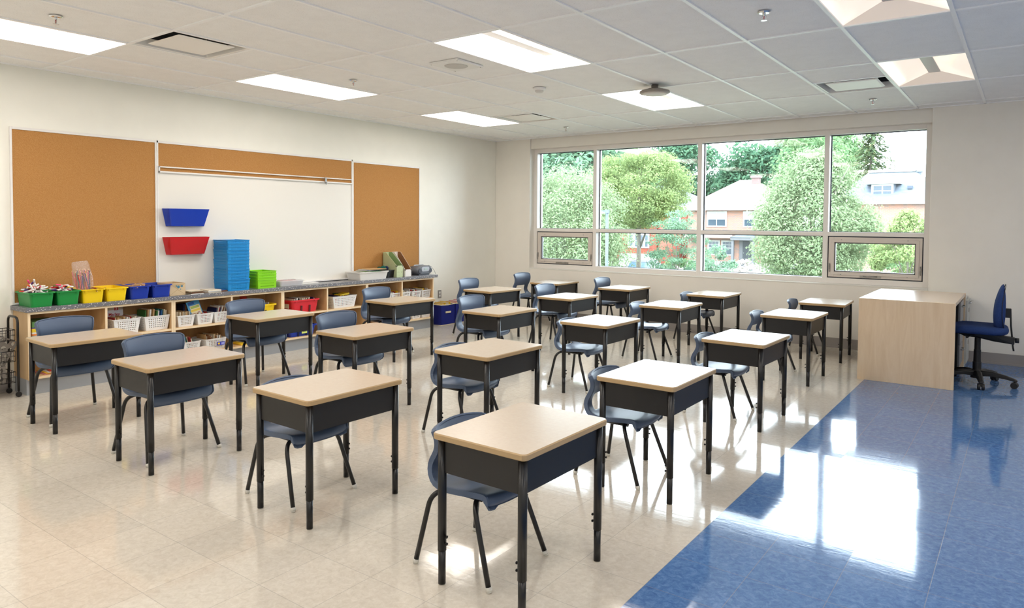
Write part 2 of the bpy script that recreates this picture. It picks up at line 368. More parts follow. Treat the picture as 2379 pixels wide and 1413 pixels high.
# ------------------------------------------------------------------ window
YF0, YF1, YG = .12, .27, .222
MUL = [(1.690, 1.745), (3.262, 3.320), (4.826, 4.882)]
ZR0, ZR1 = 1.302, 1.350
m = MB()
m.box(WX0, .712, YF0, YF1, WZ0, WZ1); m.box(5.872, WX1, YF0, YF1, WZ0, WZ1)
for a, b in MUL: m.box(a, b, YF0, YF1, WZ0, WZ1)
xs_ = [.712, MUL[0][0], MUL[0][1], MUL[1][0], MUL[1][1], MUL[2][0], MUL[2][1], 5.872]
BAYS = [(xs_[0], xs_[1]), (xs_[2], xs_[3]), (xs_[4], xs_[5]), (xs_[6], xs_[7])]
for a, b in BAYS:
    m.box(a, b, YF0, YF1, WZ0, .808); m.box(a, b, YF0, YF1, 2.498, WZ1); m.box(a, b, YF0, YF1, ZR0, ZR1)
win = struct('window_1', m, TRIMW, bevel=.002)
def pane(a, b, c, d, y=YG, par=win):
    m = MB(); m.box(a, b, y, y + .006, c, d); m.obj('glass', GLASS, par)
    m = MB(); g = .010
    m.box(a, a + g, y - .008, y, c, d); m.box(b - g, b, y - .008, y, c, d); m.box(a, b, y - .008, y, d - g, d); m.box(a, b, y - .008, y, c, c + g * .6); m.obj('gasket', GASKET, par)
for i, (a, b) in enumerate(BAYS):
    pane(a, b, ZR1, 2.498)
    if i in (1, 2): pane(a, b, .808, ZR0)
def sash(a, b, c, d):
    g = .012
    m = MB(); m.box(a + g, b - g, YF0 + .03, YF0 + .034, c + g, d - g); 
    f = MB(); w = .062; x0, x1, z0, z1 = a + g, b - g, c + g, d - g; ya, yb = YF0 + .004, YF0 + .055
    f.box(x0, x0 + w, ya, yb, z0, z1); f.box(x1 - w, x1, ya, yb, z0, z1); f.box(x0 + w, x1 - w, ya, yb, z0, z0 + w); f.box(x0 + w, x1 - w, ya, yb, z1 - w, z1)
    i = .028
    f.box(x0 + i, x0 + w, ya - .008, ya, z0 + w, z1 - w); f.box(x1 - w, x1 - i, ya - .008, ya, z0 + w, z1 - w); f.box(x0 + i, x1 - i, ya - .008, ya, z0 + i, z0 + w); f.box(x0 + i, x1 - i, ya - .008, ya, z1 - w, z1 - i)
    so = f.obj('sash', SASHM, win, bevel=.0015)
    k = MB(); q = .006
    k.box(a, a + q, YF0 + .06, YF1, c, d); k.box(b - q, b, YF0 + .06, YF1, c, d); k.box(a, b, YF0 + .06, YF1, d - q, d); k.box(a, b, YF0 + .06, YF1, c, c + q)
    k.box(a, a + g, YF0 + .02, YF0 + .03, c, d); k.box(b - g, b, YF0 + .02, YF0 + .03, c, d); k.box(a, b, YF0 + .02, YF0 + .03, c, c + g); k.box(a, b, YF0 + .02, YF0 + .03, d - g, d)
    k.obj('seal', GASKET, win)
    k = MB(); xa, xb, za, zb = x0 + w, x1 - w, z0 + w, z1 - w; q = .012
    k.box(xa, xa + q, ya + .012, yb, za, zb); k.box(xb - q, xb, ya + .012, yb, za, zb); k.box(xa, xb, ya + .012, yb, zb - q, zb); k.box(xa, xb, ya + .012, yb, za, za + q); k.obj('glazing_bead', mat('bead', (120, 118, 122), .4), so)
    k = MB(); k.box(xa, xb, ya + .03, ya + .036, za, zb); k.obj('glass', GLASS, so)
    cx = (a + b) / 2 - .03
    k = MB(); k.box(cx - .11, cx + .11, ya - .008, ya, z0 + .006, z0 + .026); k.tube([(cx - .07, ya - .008, z0 + .02), (cx - .04, ya - .03, z0 + .022), (cx, ya - .034, z0 + .026), (cx + .04, ya - .03, z0 + .022), (cx + .07, ya - .008, z0 + .02)], .006, 8); k.obj('handle', STEEL, so)
    for xx in (x0 + .012, x1 - .012):
        k = MB(); k.box(xx - .007, xx + .007, ya - .005, ya, z0 + .09, z0 + .16); k.tube([(xx, ya - .005, z0 + .15), (xx, ya - .022, z0 + .13), (xx, ya - .02, z0 + .09), (xx, ya - .012, z0 + .06)], .005, 8); k.obj('latch', STEEL, so)
    for xx in (x0 + .14, x1 - .14):
        for zz in (z0 + .030, z1 - .030): k = MB(); k.cyl((xx, ya - .009, zz), (xx, ya - .016, zz), .006, n=8); k.obj('screw', STEEL, so)
sash(BAYS[0][0], BAYS[0][1], .808, ZR0); sash(BAYS[3][0], BAYS[3][1], .808, ZR0)
m = MB(); m.box(WX0, WX1, -.004, YF0, WZ0 - .012, WZ0 + .002); struct('trim_2', m, mat('sill_paint', (236, 234, 228), .35), bevel=.003)

# ------------------------------------------------------------------ boards on the left wall
def board(name, label, cat, y0, y1, z0, z1, surf, sname):
    t = thing(name, label, cat, (0, (y0 + y1) / 2, z0)); h = (y1 - y0) / 2; zz = z1 - z0
    m = MB(); m.box(.002, .014, -h + .012, h - .012, .012, zz - .012); m.obj(sname, surf, t)
    m = MB(); g = .016
    m.box(0, .022, -h, -h + g, 0, zz); m.box(0, .022, h - g, h, 0, zz); m.box(0, .022, -h + g, h - g, 0, g); m.box(0, .022, -h + g, h - g, zz - g - .006, zz); m.obj('frame', ALU, t, bevel=.002)
    return t
board('corkboard', 'tall corkboard at the left, nearest the camera, behind the green bins', 'corkboard', -6.588, -5.376, .722, 2.200, CORK, 'cork_panel')
board('corkboard', 'tall corkboard at the right end of the whiteboard, behind the grey radio', 'corkboard', -2.938, -1.735, .722, 2.190, CORK, 'cork_panel')
t = thing('whiteboard', 'wide white marker board with a cork strip and map rail along its top', 'whiteboard', (0, -4.157, .722)); h = 1.217
m = MB(); m.box(.002, .013, -h, h, .01, 1.18); m.obj('writing_surface', WBOARD, t)
m = MB(); m.box(.002, .014, -h, h, 1.18, 1.47); m.obj('cork_strip', CORK, t)
m = MB(); m.box(0, .022, -h, -h + .014, 0, 1.478); m.box(0, .022, h - .014, h, 0, 1.478); m.box(0, .022, -h, h, 1.456, 1.478); m.box(0, .022, -h, h, 0, .014); m.obj('frame', ALU, t, bevel=.002)
m = MB(); m.box(.014, .034, -h + .014, h - .014, 1.222, 1.234); m.box(.014, .034, -h + .014, h - .014, 1.172, 1.188); m.box(.014, .034, -h + .014, -h + .024, 1.172, 1.234); m.obj('map_rail', ALU, t, bevel=.002)
m = MB(); m.box(.034, .046, .775, .80, 1.165, 1.236); m.box(.046, .06, .78, .795, 1.150, 1.18); m.obj('rail_clip', STEEL, t, bevel=.002)
m = MB(); m.box(.013, .075, .0, h - .02, .004, .016); m.obj('marker_tray', ALU, t)
# wall pockets
for z0, z1, mt, lab in ((1.376, 1.548, BLUEP, 'glossy blue wall pocket, upper one on the whiteboard'), (1.098, 1.270, REDP, 'glossy red wall pocket, lower one on the whiteboard')):
    t = thing('wall_pocket', lab, 'file pocket', (.016, -5.10, z0), 0, 'wall pockets on the whiteboard'); hh = z1 - z0
    m = MB()
    def lp(w, d, z): return [(0, -w / 2, z), (d, -w / 2 + .02, z), (d + .004, -w / 2 + .03, z), (d + .004, w / 2 - .03, z), (d, w / 2 - .02, z), (0, w / 2, z)]
    m.loft([lp(.385, .055, 0), lp(.457, .095, hh), lp(.449, .089, hh), lp(.380, .05, .006)], 0, True, True); m.obj('pocket', mt, t, bevel=.002)

# wall outlet on left wall
t = thing('power_outlet', 'steel double power outlet on the wall above the blue fabric bins', 'power outlet', (0, -1.308, .40))
m = MB(); m.box(0, .004, -.036, .036, -.058, .058); m.obj('plate', STEEL, t, bevel=.0015)
for zz in (-.022, .022): m = MB(); m.box(.004, .007, -.016, .016, zz - .015, zz + .015); m.obj('socket', WHITEP, t, bevel=.003)

# ------------------------------------------------------------------ shelving
UN = [(-6.58, -5.377), (-5.377, -4.166), (-4.166, -2.959), (-2.959, -1.762)]
labs = ['nearest the camera, under the green and yellow bins', 'second from the camera, under the tall blue basket stack', 'third from the camera, holding the red bin', 'farthest, under the radio']
TT, D0 = .019, .305
for (a, b), lab in zip(UN, labs):
    t = thing('bookcase', 'low open birch bookcase unit, ' + lab, 'bookcase', (0, (a + b) / 2, 0), 0, 'low bookcases along the wall'); h = (b - a) / 2 - .0005
    for s in (-1, 1):
        m = MB(); y = s * (h - TT / 2); m.box(.004, D0 - .003, y - TT / 2, y + TT / 2, .13, .681); m.box(D0 - .003, D0, y - TT / 2, y + TT / 2, .13, .681, 1); m.obj('side_panel', [BIRCH, BIRCHE], t)
    m = MB(); m.box(.004, D0 - .003, -TT / 2, TT / 2, .149, .662); m.box(D0 - .003, D0, -TT / 2, TT / 2, .149, .662, 1); m.obj('divider', [BIRCH, BIRCHE], t)
    m = MB(); m.box(.004, .010, -h + TT, h - TT, .149, .662); m.obj('back_panel', BIRCHI, t)
    m = MB(); m.box(.004, D0 - .003, -h + TT, h - TT, .662, .681); m.box(D0 - .003, D0, -h + TT, h - TT, .662, .681, 1); m.obj('top_panel', [BIRCHI, BIRCHE], t)
    m = MB(); m.box(.004, D0 - .003, -h + TT, h - TT, .13, .149); m.box(D0 - .003, D0, -h + TT, h - TT, .13, .149, 1); m.obj('bottom_panel', [BIRCH, BIRCHE], t)
    for s in (-1, 1):
        y0, y1 = (-h + TT, -TT / 2) if s < 0 else (TT / 2, h - TT)
        m = MB(); m.box(.010, D0 - .006, y0, y1, .393, .412); m.box(D0 - .006, D0 - .003, y0, y1, .393, .412, 1); m.obj('shelf', [BIRCH, BIRCHE], t)
    m = MB(); m.box(.02, D0 - .045, -h, h, 0, .13); m.obj('toe_kick', KICKM, t)
m = MB(); m.box(0, .325, -6.598, -1.700, .682, .7185); o = m.obj('countertop', TERR, bevel=.003); tag(o, 'long grey terrazzo-pattern countertop running over the low bookcases', 'countertop')

# ------------------------------------------------------------------ student desks
def desk_leg(sx, mb):
    L = mb
    return L
LEGU = MB(); LEGU.cyl((0, 0, .585), (0, 0, .138), .0175, n=20); LEGU = LEGU.mesh('leg', [DLEG])
LEGL = MB(); LEGL.cyl((0, 0, .145), (0, 0, .004), .0150, n=20); LEGL = LEGL.mesh('leg_extension', [DLEG])
GLI = MB(); GLI.cyl((0, 0, .006), (0, 0, 0), .0135, n=16); GLI = GLI.mesh('glide', [CAPM])
BLT = MB(); BLT.cyl((0, 0, 0), (.006, 0, 0), .0032, n=8); BLT.cyl((.006, 0, 0), (.011, 0, 0), .0058, n=8); BLT = BLT.mesh('bolt', [BLKTUBE])
m = MB()
W_, L_ = .455, .606
m.loft([rrect(W_ - .006, L_ - .006, .022, .585), rrect(W_, L_, .025, .588), rrect(W_, L_, .025, .6055)], 1, True, False)
m.loft([rrect(W_, L_, .025, .6055), rrect(W_ - .008, L_ - .008, .021, .610)], 1, False, False)
m.add(rrect(W_ - .008, L_ - .008, .021, .610), [tuple(range(20))], 0)
DESKTOP = m.mesh('desktop', [DTOP, DEDGE])
m = MB(); g = .002
def sheet(m, x0, x1, y0, y1, z0, z1): m.box(x0, x1, y0, y1, z0, z1)
sheet(m, -.195, .197, -.2745, -.2705, .452, .585); sheet(m, -.195, .197, .2705, .2745, .452, .585); sheet(m, .194, .198, -.272, .272, .452, .585); sheet(m, -.195, .196, -.272, .272, .450, .454)
sheet(m, -.197, -.193, -.272, .272, .450, .468)
DESKBOX = m.mesh('book_box', [DBOX])
def make_desk():
    t = thing('student_desk', '', 'desk', group='student desks in rows')
    inst('desktop', DESKTOP, t); inst('book_box', DESKBOX, t)
    for sx in (-1, 1):
        for sy in (-1, 1):
            l = inst('leg', LEGU, t, (sx * .196, sy * .271, 0))
            inst('leg_extension', LEGL, l); inst('glide', GLI, l)
            for zz in (.168, .196): inst('bolt', BLT, l, (-sx * .016, 0, zz), (0, 0, 0 if sx < 0 else PI))
    return t
# ------------------------------------------------------------------ school chairs
def interp(tab, t):
    for (a, va), (b, vb) in zip(tab, tab[1:]):
        if t <= b: return va + (vb - va) * (t - a) / (b - a)
    return tab[-1][1]
def make_chair(big):
    if big: P = [(.198, .340), (.206, .364), (.192, .393), (.15, .402), (.05, .392), (-.05, .383), (-.105, .387), (-.150, .410), (-.176, .455), (-.172, .505), (-.152, .555), (-.141, .605), (-.148, .655), (-.176, .710)]; W = [(0, .39), (.25, .40), (.5, .385), (.62, .35), (.75, .345), (1, .39)]; hs, fx, fy, r = .385, .205, .225, .0115
    else: P = [(.174, .312), (.183, .328), (.170, .345), (.135, .350), (.045, .342), (-.045, .334), (-.095, .337), (-.135, .356), (-.158, .392), (-.154, .430), (-.137, .468), (-.128, .505), (-.134, .545), (-.158, .585)]; W = [(0, .335), (.25, .345), (.5, .33), (.62, .30), (.75, .295), (1, .335)]; hs, fx, fy, r = .335, .195, .195, .0108
    t = thing('school_chair', '', 'chair', group='slate blue school chairs at the desks')
    # refine profile by Catmull-Rom
    Q = []
    for i in range(len(P) - 1):
        p0, p1, p2, p3 = P[max(i - 1, 0)], P[i], P[i + 1], P[min(i + 2, len(P) - 1)]
        for k in range(2):
            s = k / 2; Q.append(tuple(.5 * (2 * p1[c] + (p2[c] - p0[c]) * s + (2 * p0[c] - 5 * p1[c] + 4 * p2[c] - p3[c]) * s * s + (3 * p1[c] - p0[c] - 3 * p2[c] + p3[c]) * s ** 3) for c in (0, 1)))
    Q.append(P[-1]); nU = len(Q); nV = 14
    vs = []; fs = []
    zb = P[6][1]; zt = P[-1][1]
    for i, (x, z) in enumerate(Q):
        tt = i / (nU - 1); w = interp(W, tt)
        if i == 0: w -= .05
        if i == 1: w -= .015
        if i == nU - 1: w -= .035
        back = max(0., min(1., (z - zb) / (zt - zb)))if i > nU * .45 else 0.
        for j in range(nV + 1):
            v = 2 * j / nV - 1
            e = abs(v) ** 2.2
            dx = .030 * e * back + (.0 if back else 0); dz = .010 * e * (1 - back) * (1 if tt > .15 else 0)
            fr = -.022 * e * max(0, 1 - tt / .3) if tt < .3 else 0      # front corners sweep back
            top = -.012 * e if i == nU - 1 else 0
            vs.append((x + dx + fr, v * w / 2, z + dz + top))
    i0, i1 = 14, 19
    for i in range(nU - 1):
        for j in range(nV):
            if i0 <= i < i1 and 3 <= j < nV - 3: continue
            a = i * (nV + 1) + j; fs.append((a, a + 1, a + nV + 2, a + nV + 1))
    m = MB(); m.add(vs, fs, 0, True)
    # rolled rim, thicker than the shell
    ring = [(0, j) for j in range(nV + 1)] + [(i, nV) for i in range(1, nU)] + [(nU - 1, j) for j in range(nV - 1, -1, -1)] + [(i, 0) for i in range(nU - 2, 0, -1)]
    shell = MB(); shell.v = m.v; shell.f = m.f; shell.mi = m.mi; shell.sm = m.sm
    me = shell.mesh('seat_shell', [CHAIRM], solid=.011, sub=1)
    sh = inst('seat_shell', me, t)
    lip = MB()
    loops = []
    pts = [Vector(vs[i * (nV + 1) + j]) for i, j in ring]; N = len(pts)
    for k, p in enumerate(pts):
        tn = (pts[(k + 1) % N] - pts[k - 1]).normalized(); i, j = ring[k]
        # shell normal
        ii, jj = min(max(i, 1), nU - 2), min(max(j, 1), nV - 1)
        g = lambda a, b: Vector(vs[a * (nV + 1) + b])
        nn = (g(ii, jj + 1) - g(ii, jj - 1)).cross(g(ii + 1, jj) - g(ii - 1, jj)).normalized()
        if nn.x * 1 + nn.z * 1 < 0 and True: nn = -nn
        ou = tn.cross(nn).normalized()
        cen = Vector((p.x * .9, 0, p.z))
        if ou.dot(p - Vector((0.02, 0, (zb + zt) / 2 if i > nU * .5 else zb))) < 0 and i not in (0,): ou = -ou
        loops.append([p + ou * .004 + nn * .006, p + nn * .008 - ou * .004, p - nn * .019 - ou * .004, p - nn * .017 + ou * .004])
    loops.append(loops[0]); lip.loft(loops, 0, False, False, False)
    lip.obj('edge_lip', CHAIRM, sh, bevel=.002)
    m = MB(); yb = .125 if big else .108; zt_ = hs - .018
    for s in (-1, 1): m.tube([(-.10, s * yb, zt_ - .004), (.09, s * yb, zt_ - .004)], r, 10)
    m.tube([(-.07, -yb, zt_ - .006), (-.07, yb, zt_ - .006)], r * .8, 8); m.tube([(.07, -yb, zt_ - .006), (.07, yb, zt_ - .006)], r * .8, 8)
    m.obj('seat_frame', BLKTUBE, t)
    for sx in (-1, 1):
        for sy in (-1, 1):
            a0 = Vector((sx * .055, sy * yb * .7, zt_ - .006)); kn = Vector((sx * (.088 if sx > 0 else .140), sy * (yb + .050), zt_ - .006)); ft = Vector((sx * fx, sy * fy, .014))
            dr = (ft - kn).normalized(); b1 = a0 + (kn - a0) * .45; b2 = kn + dr * .065
            pts = [a0]
            for k in range(9):
                s = k / 8; pts.append(b1 * (1 - s) ** 2 + kn * 2 * s * (1 - s) + b2 * s * s)
            pts += [kn.lerp(ft, .6), ft]
            m = MB(); m.tube(pts, r, 12); l = m.obj('leg', BLKTUBE, t)
            m = MB(); m.tube([ft - dr * .006, ft + dr * .006, ft + dr * .010], [r * 1.22, r * 1.22, r * 1.05], 12); m.tube([ft + dr * .009 + Vector((0, 0, 0)), Vector((ft.x + dr.x * .012, ft.y + dr.y * .012, 0))], [r * 1.0, r * .95], 10); m.obj('foot_cap', CAPM, l)
    return t
DESKS = {'A1': (1.402, -6.604, -1.2), 'A2': (2.667, -6.605, -.8), 'A3': (3.939, -6.51, -.8), 'A4': (5.157, -6.518, -.7), 'B1': (1.403, -5.08, .3), 'B2': (2.718, -5.162, -1.3),
         'B3': (3.939, -5.181, -.9), 'B4': (5.158, -5.222, -.1), 'C1': (1.432, -3.508, -2.4), 'C2': (2.773, -3.53, -.6), 'C3': (3.874, -3.557, -1.), 'C4': (5.149, -3.669, -1.5),
         'D1': (1.453, -1.938, -4.), 'D2': (2.608, -2.034, -1.3), 'D3': (3.853, -2.037, .8), 'D4': (5.068, -2.022, -.9), 'E1': (1.459, -.527, 1.5), 'E2': (2.606, -.645, -1.1), 'E3': (3.804, -.67, -1.), 'E4': (5.062, -.717, 2.)}
CH = {'A1': (1.19, -6.60), 'A2': (2.50, -6.60), 'B1': (1.17, -5.09), 'B2': (2.49, -5.14), 'C1': (1.15, -3.47), 'C2': (2.50, -3.46), 'D1': (1.13, -1.85), 'D2': (2.345, -1.91), 'E1': (1.06, -.56), 'E2': (2.37, -.565),
      'A3': (3.71, -6.51), 'A4': (4.952, -6.53), 'B3': (3.70, -5.16), 'B4': (4.94, -5.215), 'C3': (3.645, -3.52), 'C4': (4.92, -3.58), 'D3': (3.54, -1.93), 'D4': (4.80, -1.88), 'E3': (3.52, -.52), 'E4': (4.78, -.50)}
rown = {'A': 'front row nearest the camera', 'B': 'second row from the camera', 'C': 'third row from the camera', 'D': 'fourth row from the camera', 'E': 'last row, by the window wall'}
coln = {'1': 'nearest the bookcases', '2': 'second from the bookcases', '3': 'third from the bookcases', '4': 'farthest from the bookcases'}
rowc = {'A': 'front-row', 'B': 'second-row', 'C': 'third-row', 'D': 'fourth-row', 'E': 'window-row'}
d0 = make_desk(); cb_, cs_ = make_chair(True), make_chair(False); used = {}
for k, (x, y, a) in DESKS.items():
    d = d0 if not used.get('d') else copy_tree(d0); used['d'] = 1
    d.location = (x, y, 0); d.rotation_euler = (0, 0, math.radians(a)); d['label'] = 'student desk in the %s, %s' % (rown[k[0]], coln[k[1]])
for k, (x, y) in CH.items():
    big = k[1] in '12'; src = cb_ if big else cs_
    c = src if not used.get(big) else copy_tree(src); used[big] = 1
    c.location = (x, y, 0); c.rotation_euler = (0, 0, math.radians(DESKS[k][2] * .6 + {'A2': 1.5, 'D1': 3, 'E3': -2}.get(k, 0)))
    c['label'] = '%s slate blue chair tucked under the %s desk, %s' % ('larger' if big else 'smaller', rowc[k[0]], coln[k[1]])

# ------------------------------------------------------------------ teacher desk
t = thing('teacher_desk', 'maple teacher desk with a full-height end panel, at the right by the window wall', 'desk', (5.93, -1.055, 0))
X0, X1, Y0, Y1, ZT = -.385, .380, -.607, .607, .757
m = MB(); m.box(X0, X1, Y0, Y0 + .026, 0, ZT); m.obj('end_panel', MAPLE, t, bevel=.0015)
m = MB(); m.box(X0, X1, Y1 - .026, Y1, 0, ZT); m.obj('end_panel', MAPLE, t, bevel=.0015)
m = MB(); m.box(X0, X1 - .004, Y0 + .026, Y1 - .026, ZT - .030, ZT); m.obj('desktop', mat('maple_top', (224, 200, 176), .22, spec=.6), t)
m = MB(); m.box(X0 + .01, X0 + .03, Y0 + .026, Y1 - .026, .12, ZT - .03); m.obj('modesty_panel', MAPLE, t)
m = MB(); m.box(X0 + .12, X1 - .03, Y1 - .46, Y1 - .05, .06, ZT - .04); m.obj('pedestal', BLKPL, t)
for z0, z1 in ((.50, .70), (.29, .49), (.08, .28)):
    m = MB(); m.box(X1 - .03, X1 - .012, Y1 - .45, Y1 - .06, z0, z1); d = m.obj('drawer', mat('drawer_grey', (150, 150, 152), .4), t, bevel=.002)
    m = MB(); m.tube([(X1 - .012, Y1 - .32, z1 - .05), (X1 + .012, Y1 - .31, z1 - .05), (X1 + .012, Y1 - .20, z1 - .05), (X1 - .012, Y1 - .19, z1 - .05)], .005, 8); m.obj('handle', STEEL, d)
t = thing('filing_cabinet', 'pale grey filing cabinet between the teacher desk and the window wall, mostly hidden', 'cabinet', (6.06, -.235, 0))
CABM = mat('cabinet_grey', (196, 198, 194), .4)
m = MB(); m.box(-.27, .25, -.19, .19, .0, .70); m.obj('carcass', CABM, t, bevel=.003)
for z0, z1 in ((.37, .68), (.04, .35)):
    m = MB(); m.box(.25, .268, -.185, .185, z0, z1); d = m.obj('drawer', CABM, t, bevel=.002)
    m = MB(); m.tube([(.268, -.07, z1 - .04), (.298, -.06, z1 - .02), (.298, .06, z1 - .02), (.268, .07, z1 - .04)], .006, 8); m.obj('handle', CHROME, d)
    m = MB(); m.box(.268, .271, -.04, .04, z1 - .13, z1 - .09); m.obj('label_holder', mat('lblh', (140, 132, 126), .5), d)

# ------------------------------------------------------------------ swivel chair
t = thing('swivel_chair', 'blue upholstered swivel chair on a black five-star base, behind the teacher desk', 'office chair', (6.455, -1.20, 0), .04)
def pad(loops_n, **k): pass
m = MB(); L = []
for z, sc in ((0, .86), (.012, .96), (.035, 1.), (.055, .99), (.070, .93), (.076, .80)):
    p = rrect(.46 * sc, .47 * sc, .13 * sc, 0, n=6); L.append([(x, y, z + .470 + .05 * max(0, -x - .05) ** 1 * .4 + (-.012 if x < -.15 else 0) - .10 * abs(y) ** 3 + (.02 if False else 0)) for x, y, _ in p])
m.loft(L, 0, True, True, True); m.obj('seat', DKBLUE, t, sub=1)
m = MB(); L = []
for x, sc in ((0, .80), (.012, .95), (.03, 1.), (.062, 1.), (.085, .95), (.10, .78)):
    p = rrect(.40 * sc, .43 * sc, .17 * sc, 0, n=7)
    L.append([((.092 + (.075 * (max(0, b + .04) / .25) ** 2) + .03 * (max(0, -b - .08) / .13) ** 2) * (1 - x / .10) + .190 * x / .10 + .5 * a * a, a, .700 + b) for a, b, _ in p])
m.loft(L, 0, True, True, True); bk = m.obj('backrest', DKBLUE, t, sub=1)
m = MB(); m.tube([(.150 + .045 * (b / .215) ** 2 + .5 * a * a, a * .995, .70 + b * .995) for a, b, _ in rrect(.400, .430, .170, 0, n=7)], .003, 6, closed=True); m.obj('piping', BLKPL, bk)
m = MB(); m.box(.190, .240, -.03, .03, .62, .70); m.tube([(.236, 0, .70), (.243, 0, .55), (.262, 0, .36), (.268, 0, .325)], .007, 8); m.obj('back_bar', BLKPL, t)
m = MB(); m.loft([[(-.16, y * .8, .455), (-.10, y, .43), (.0, y, .425), (.12, y * .8, .40), (.27, y * .7, .385), (.275, y * .7, .445), (.1, y, .463), (-.16, y, .466)] for y in (-.05, .05)]); m.obj('mechanism', BLKPL, t, bevel=.004)
m = MB(); m.cyl((.275, 0, .42), (.305, 0, .42), .022, n=8); m.obj('knob', BLKPL, t)
m = MB(); m.tube([(-.03, -.04, .445), (-.06, -.14, .45), (-.08, -.21, .445)], [.006, .006, .011], 8); m.obj('lever', BLKPL, t)
m = MB(); m.loft([circ(.034, .085, 20), circ(.034, .20, 20), circ(.030, .20, 20), circ(.028, .31, 20), circ(.025, .31, 20), circ(.024, .43, 20)], sm=False); m.obj('gas_column', BLKPL, t)
m = MB(); m.loft([circ(.05, .055, 20), circ(.05, .10, 20), circ(.036, .13, 20)]); m.obj('hub', BLKPL, t)
for k in range(5):
    a = math.radians(-83 + 72 * k); c, s = math.cos(a), math.sin(a)
    m = MB(); L = []
    for rr, zz, w, h in ((.03, .10, .030, .05), (.12, .105, .026, .042), (.22, .090, .022, .032), (.29, .073, .020, .022), (.305, .068, .014, .016)):
        L.append([(rr * c - s * q * w, rr * s + c * q * w, zz + v * h / 2) for q, v in ((-1, -1), (1, -1), (1, .6), (.5, 1), (-.5, 1), (-1, .6))])
    m.loft(L, 0, True, True); l = m.obj('base_leg', BLKPL, t, bevel=.003)
    m = MB(); cx, cy = .285 * c, .285 * s
    for q in (-1, 1): m.cyl((cx - s * q * .006, cy + c * q * .006, .028), (cx - s * q * .026, cy + c * q * .026, .028), .028, n=18)
    m.cyl((cx, cy, .03), (cx, cy, .066), .008, n=8); m.box(cx - .014, cx + .014, cy - .014, cy + .014, .035, .055); m.obj('caster', BLKPL, l, bevel=.003)

# ------------------------------------------------------------------ wire cart at far left
t = thing('wire_cart', 'black rolling cart with wire baskets at the left edge of the photo', 'cart', (.16, -6.87, 0))
WIRE = mat('black_wire', (30, 27, 27), .4)
for sy in (1, -1):
    y = sy * .235
    m = MB(); x0, x1 = -.10, .10
    pts = [(x0, y, .05), (x0, y, .60)] + [(x0 + .045 * (1 - math.cos(a)), y, .60 + .045 * math.sin(a)) for a in (.5, 1.0, PI / 2)] + [(x1 - .045 * (1 - math.cos(a)), y, .60 + .045 * math.sin(a)) for a in (PI / 2, 1.0, .5)] + [(x1, y, .60), (x1, y, .05)]
    m.tube(pts, .0095, 10); fr_ = m.obj('end_frame', BLKTUBE, t)
    for x in (x0, x1): m = MB(); m.cyl((x, y, .055), (x, y, .03), .006, n=8); m.cyl((x - .008, y, .022), (x + .008, y, .022), .021, n=16); m.obj('caster', BLKTUBE, fr_)
for z in (.46, .29, .12):
    m = MB(); y0, y1, x0, x1, hh = -.22, .22, -.085, .085, .085; w = .0022
    for zz, r_w in ((z, w), (z + hh * .5, w * .8), (z + hh, w * 1.5)): m.tube([(x0, y0, zz), (x1, y0, zz), (x1, y1, zz), (x0, y1, zz)], r_w, 6, closed=True)
    for k in range(15):
        y = y0 + (y1 - y0) * k / 14; m.tube([(x0, y, z + hh), (x0, y, z), (x1, y, z), (x1, y, z + hh)], w * .8, 5)
    for k in range(5):
        x = x0 + (x1 - x0) * k / 4; m.tube([(x, y0, z + hh), (x, y0, z), (x, y1, z), (x, y1, z + hh)], w * .8, 5)
    m.obj('wire_basket', WIRE, t)
GREYP = mat('smoke_plastic', (128, 122, 116), .35)
def perforated(name, label, w, h, d, loc, rot, nh):
    m = MB(); nx, nz = nh
    cell_w, cell_h = w / nx, h / nz
    for i in range(nx):
        for k in range(nz):
            cx, cz = (i + .5) * cell_w - w / 2, (k + .5) * cell_h; r = min(cell_w, cell_h) * .34
            inn = [(cx + r * math.cos(q * PI / 4), 0, cz + r * math.sin(q * PI / 4)) for q in range(8)]
            out = [(cx + cell_w / 2 * (1, 1, 0, -1, -1, -1, 0, 1)[q], 0, cz + cell_h / 2 * (0, 1, 1, 1, 0, -1, -1, -1)[q]) for q in range(8)]
            m.loft([inn, out], 0, False, False)
    m.box(-w / 2, w / 2, 0, d, -.002, 0); m.box(-w / 2, -w / 2 + .002, 0, d, 0, h); m.box(w / 2 - .002, w / 2, 0, d, 0, h)
    o = m.obj(name, GREYP, solid=.002); o.location = loc; o.rotation_euler = rot; tag(o, label, 'organizer')
perforated('perforated_organizer', 'grey perforated plastic organizer leaning in the middle basket of the wire cart', .20, .21, .05, (.20, -6.80, .30), (0, .5, PI / 2), (4, 4))
perforated('perforated_organizer', 'grey perforated plastic organizer in the bottom basket of the wire cart', .30, .13, .10, (.22, -6.86, .126), (0, 0, PI / 2), (4, 2))

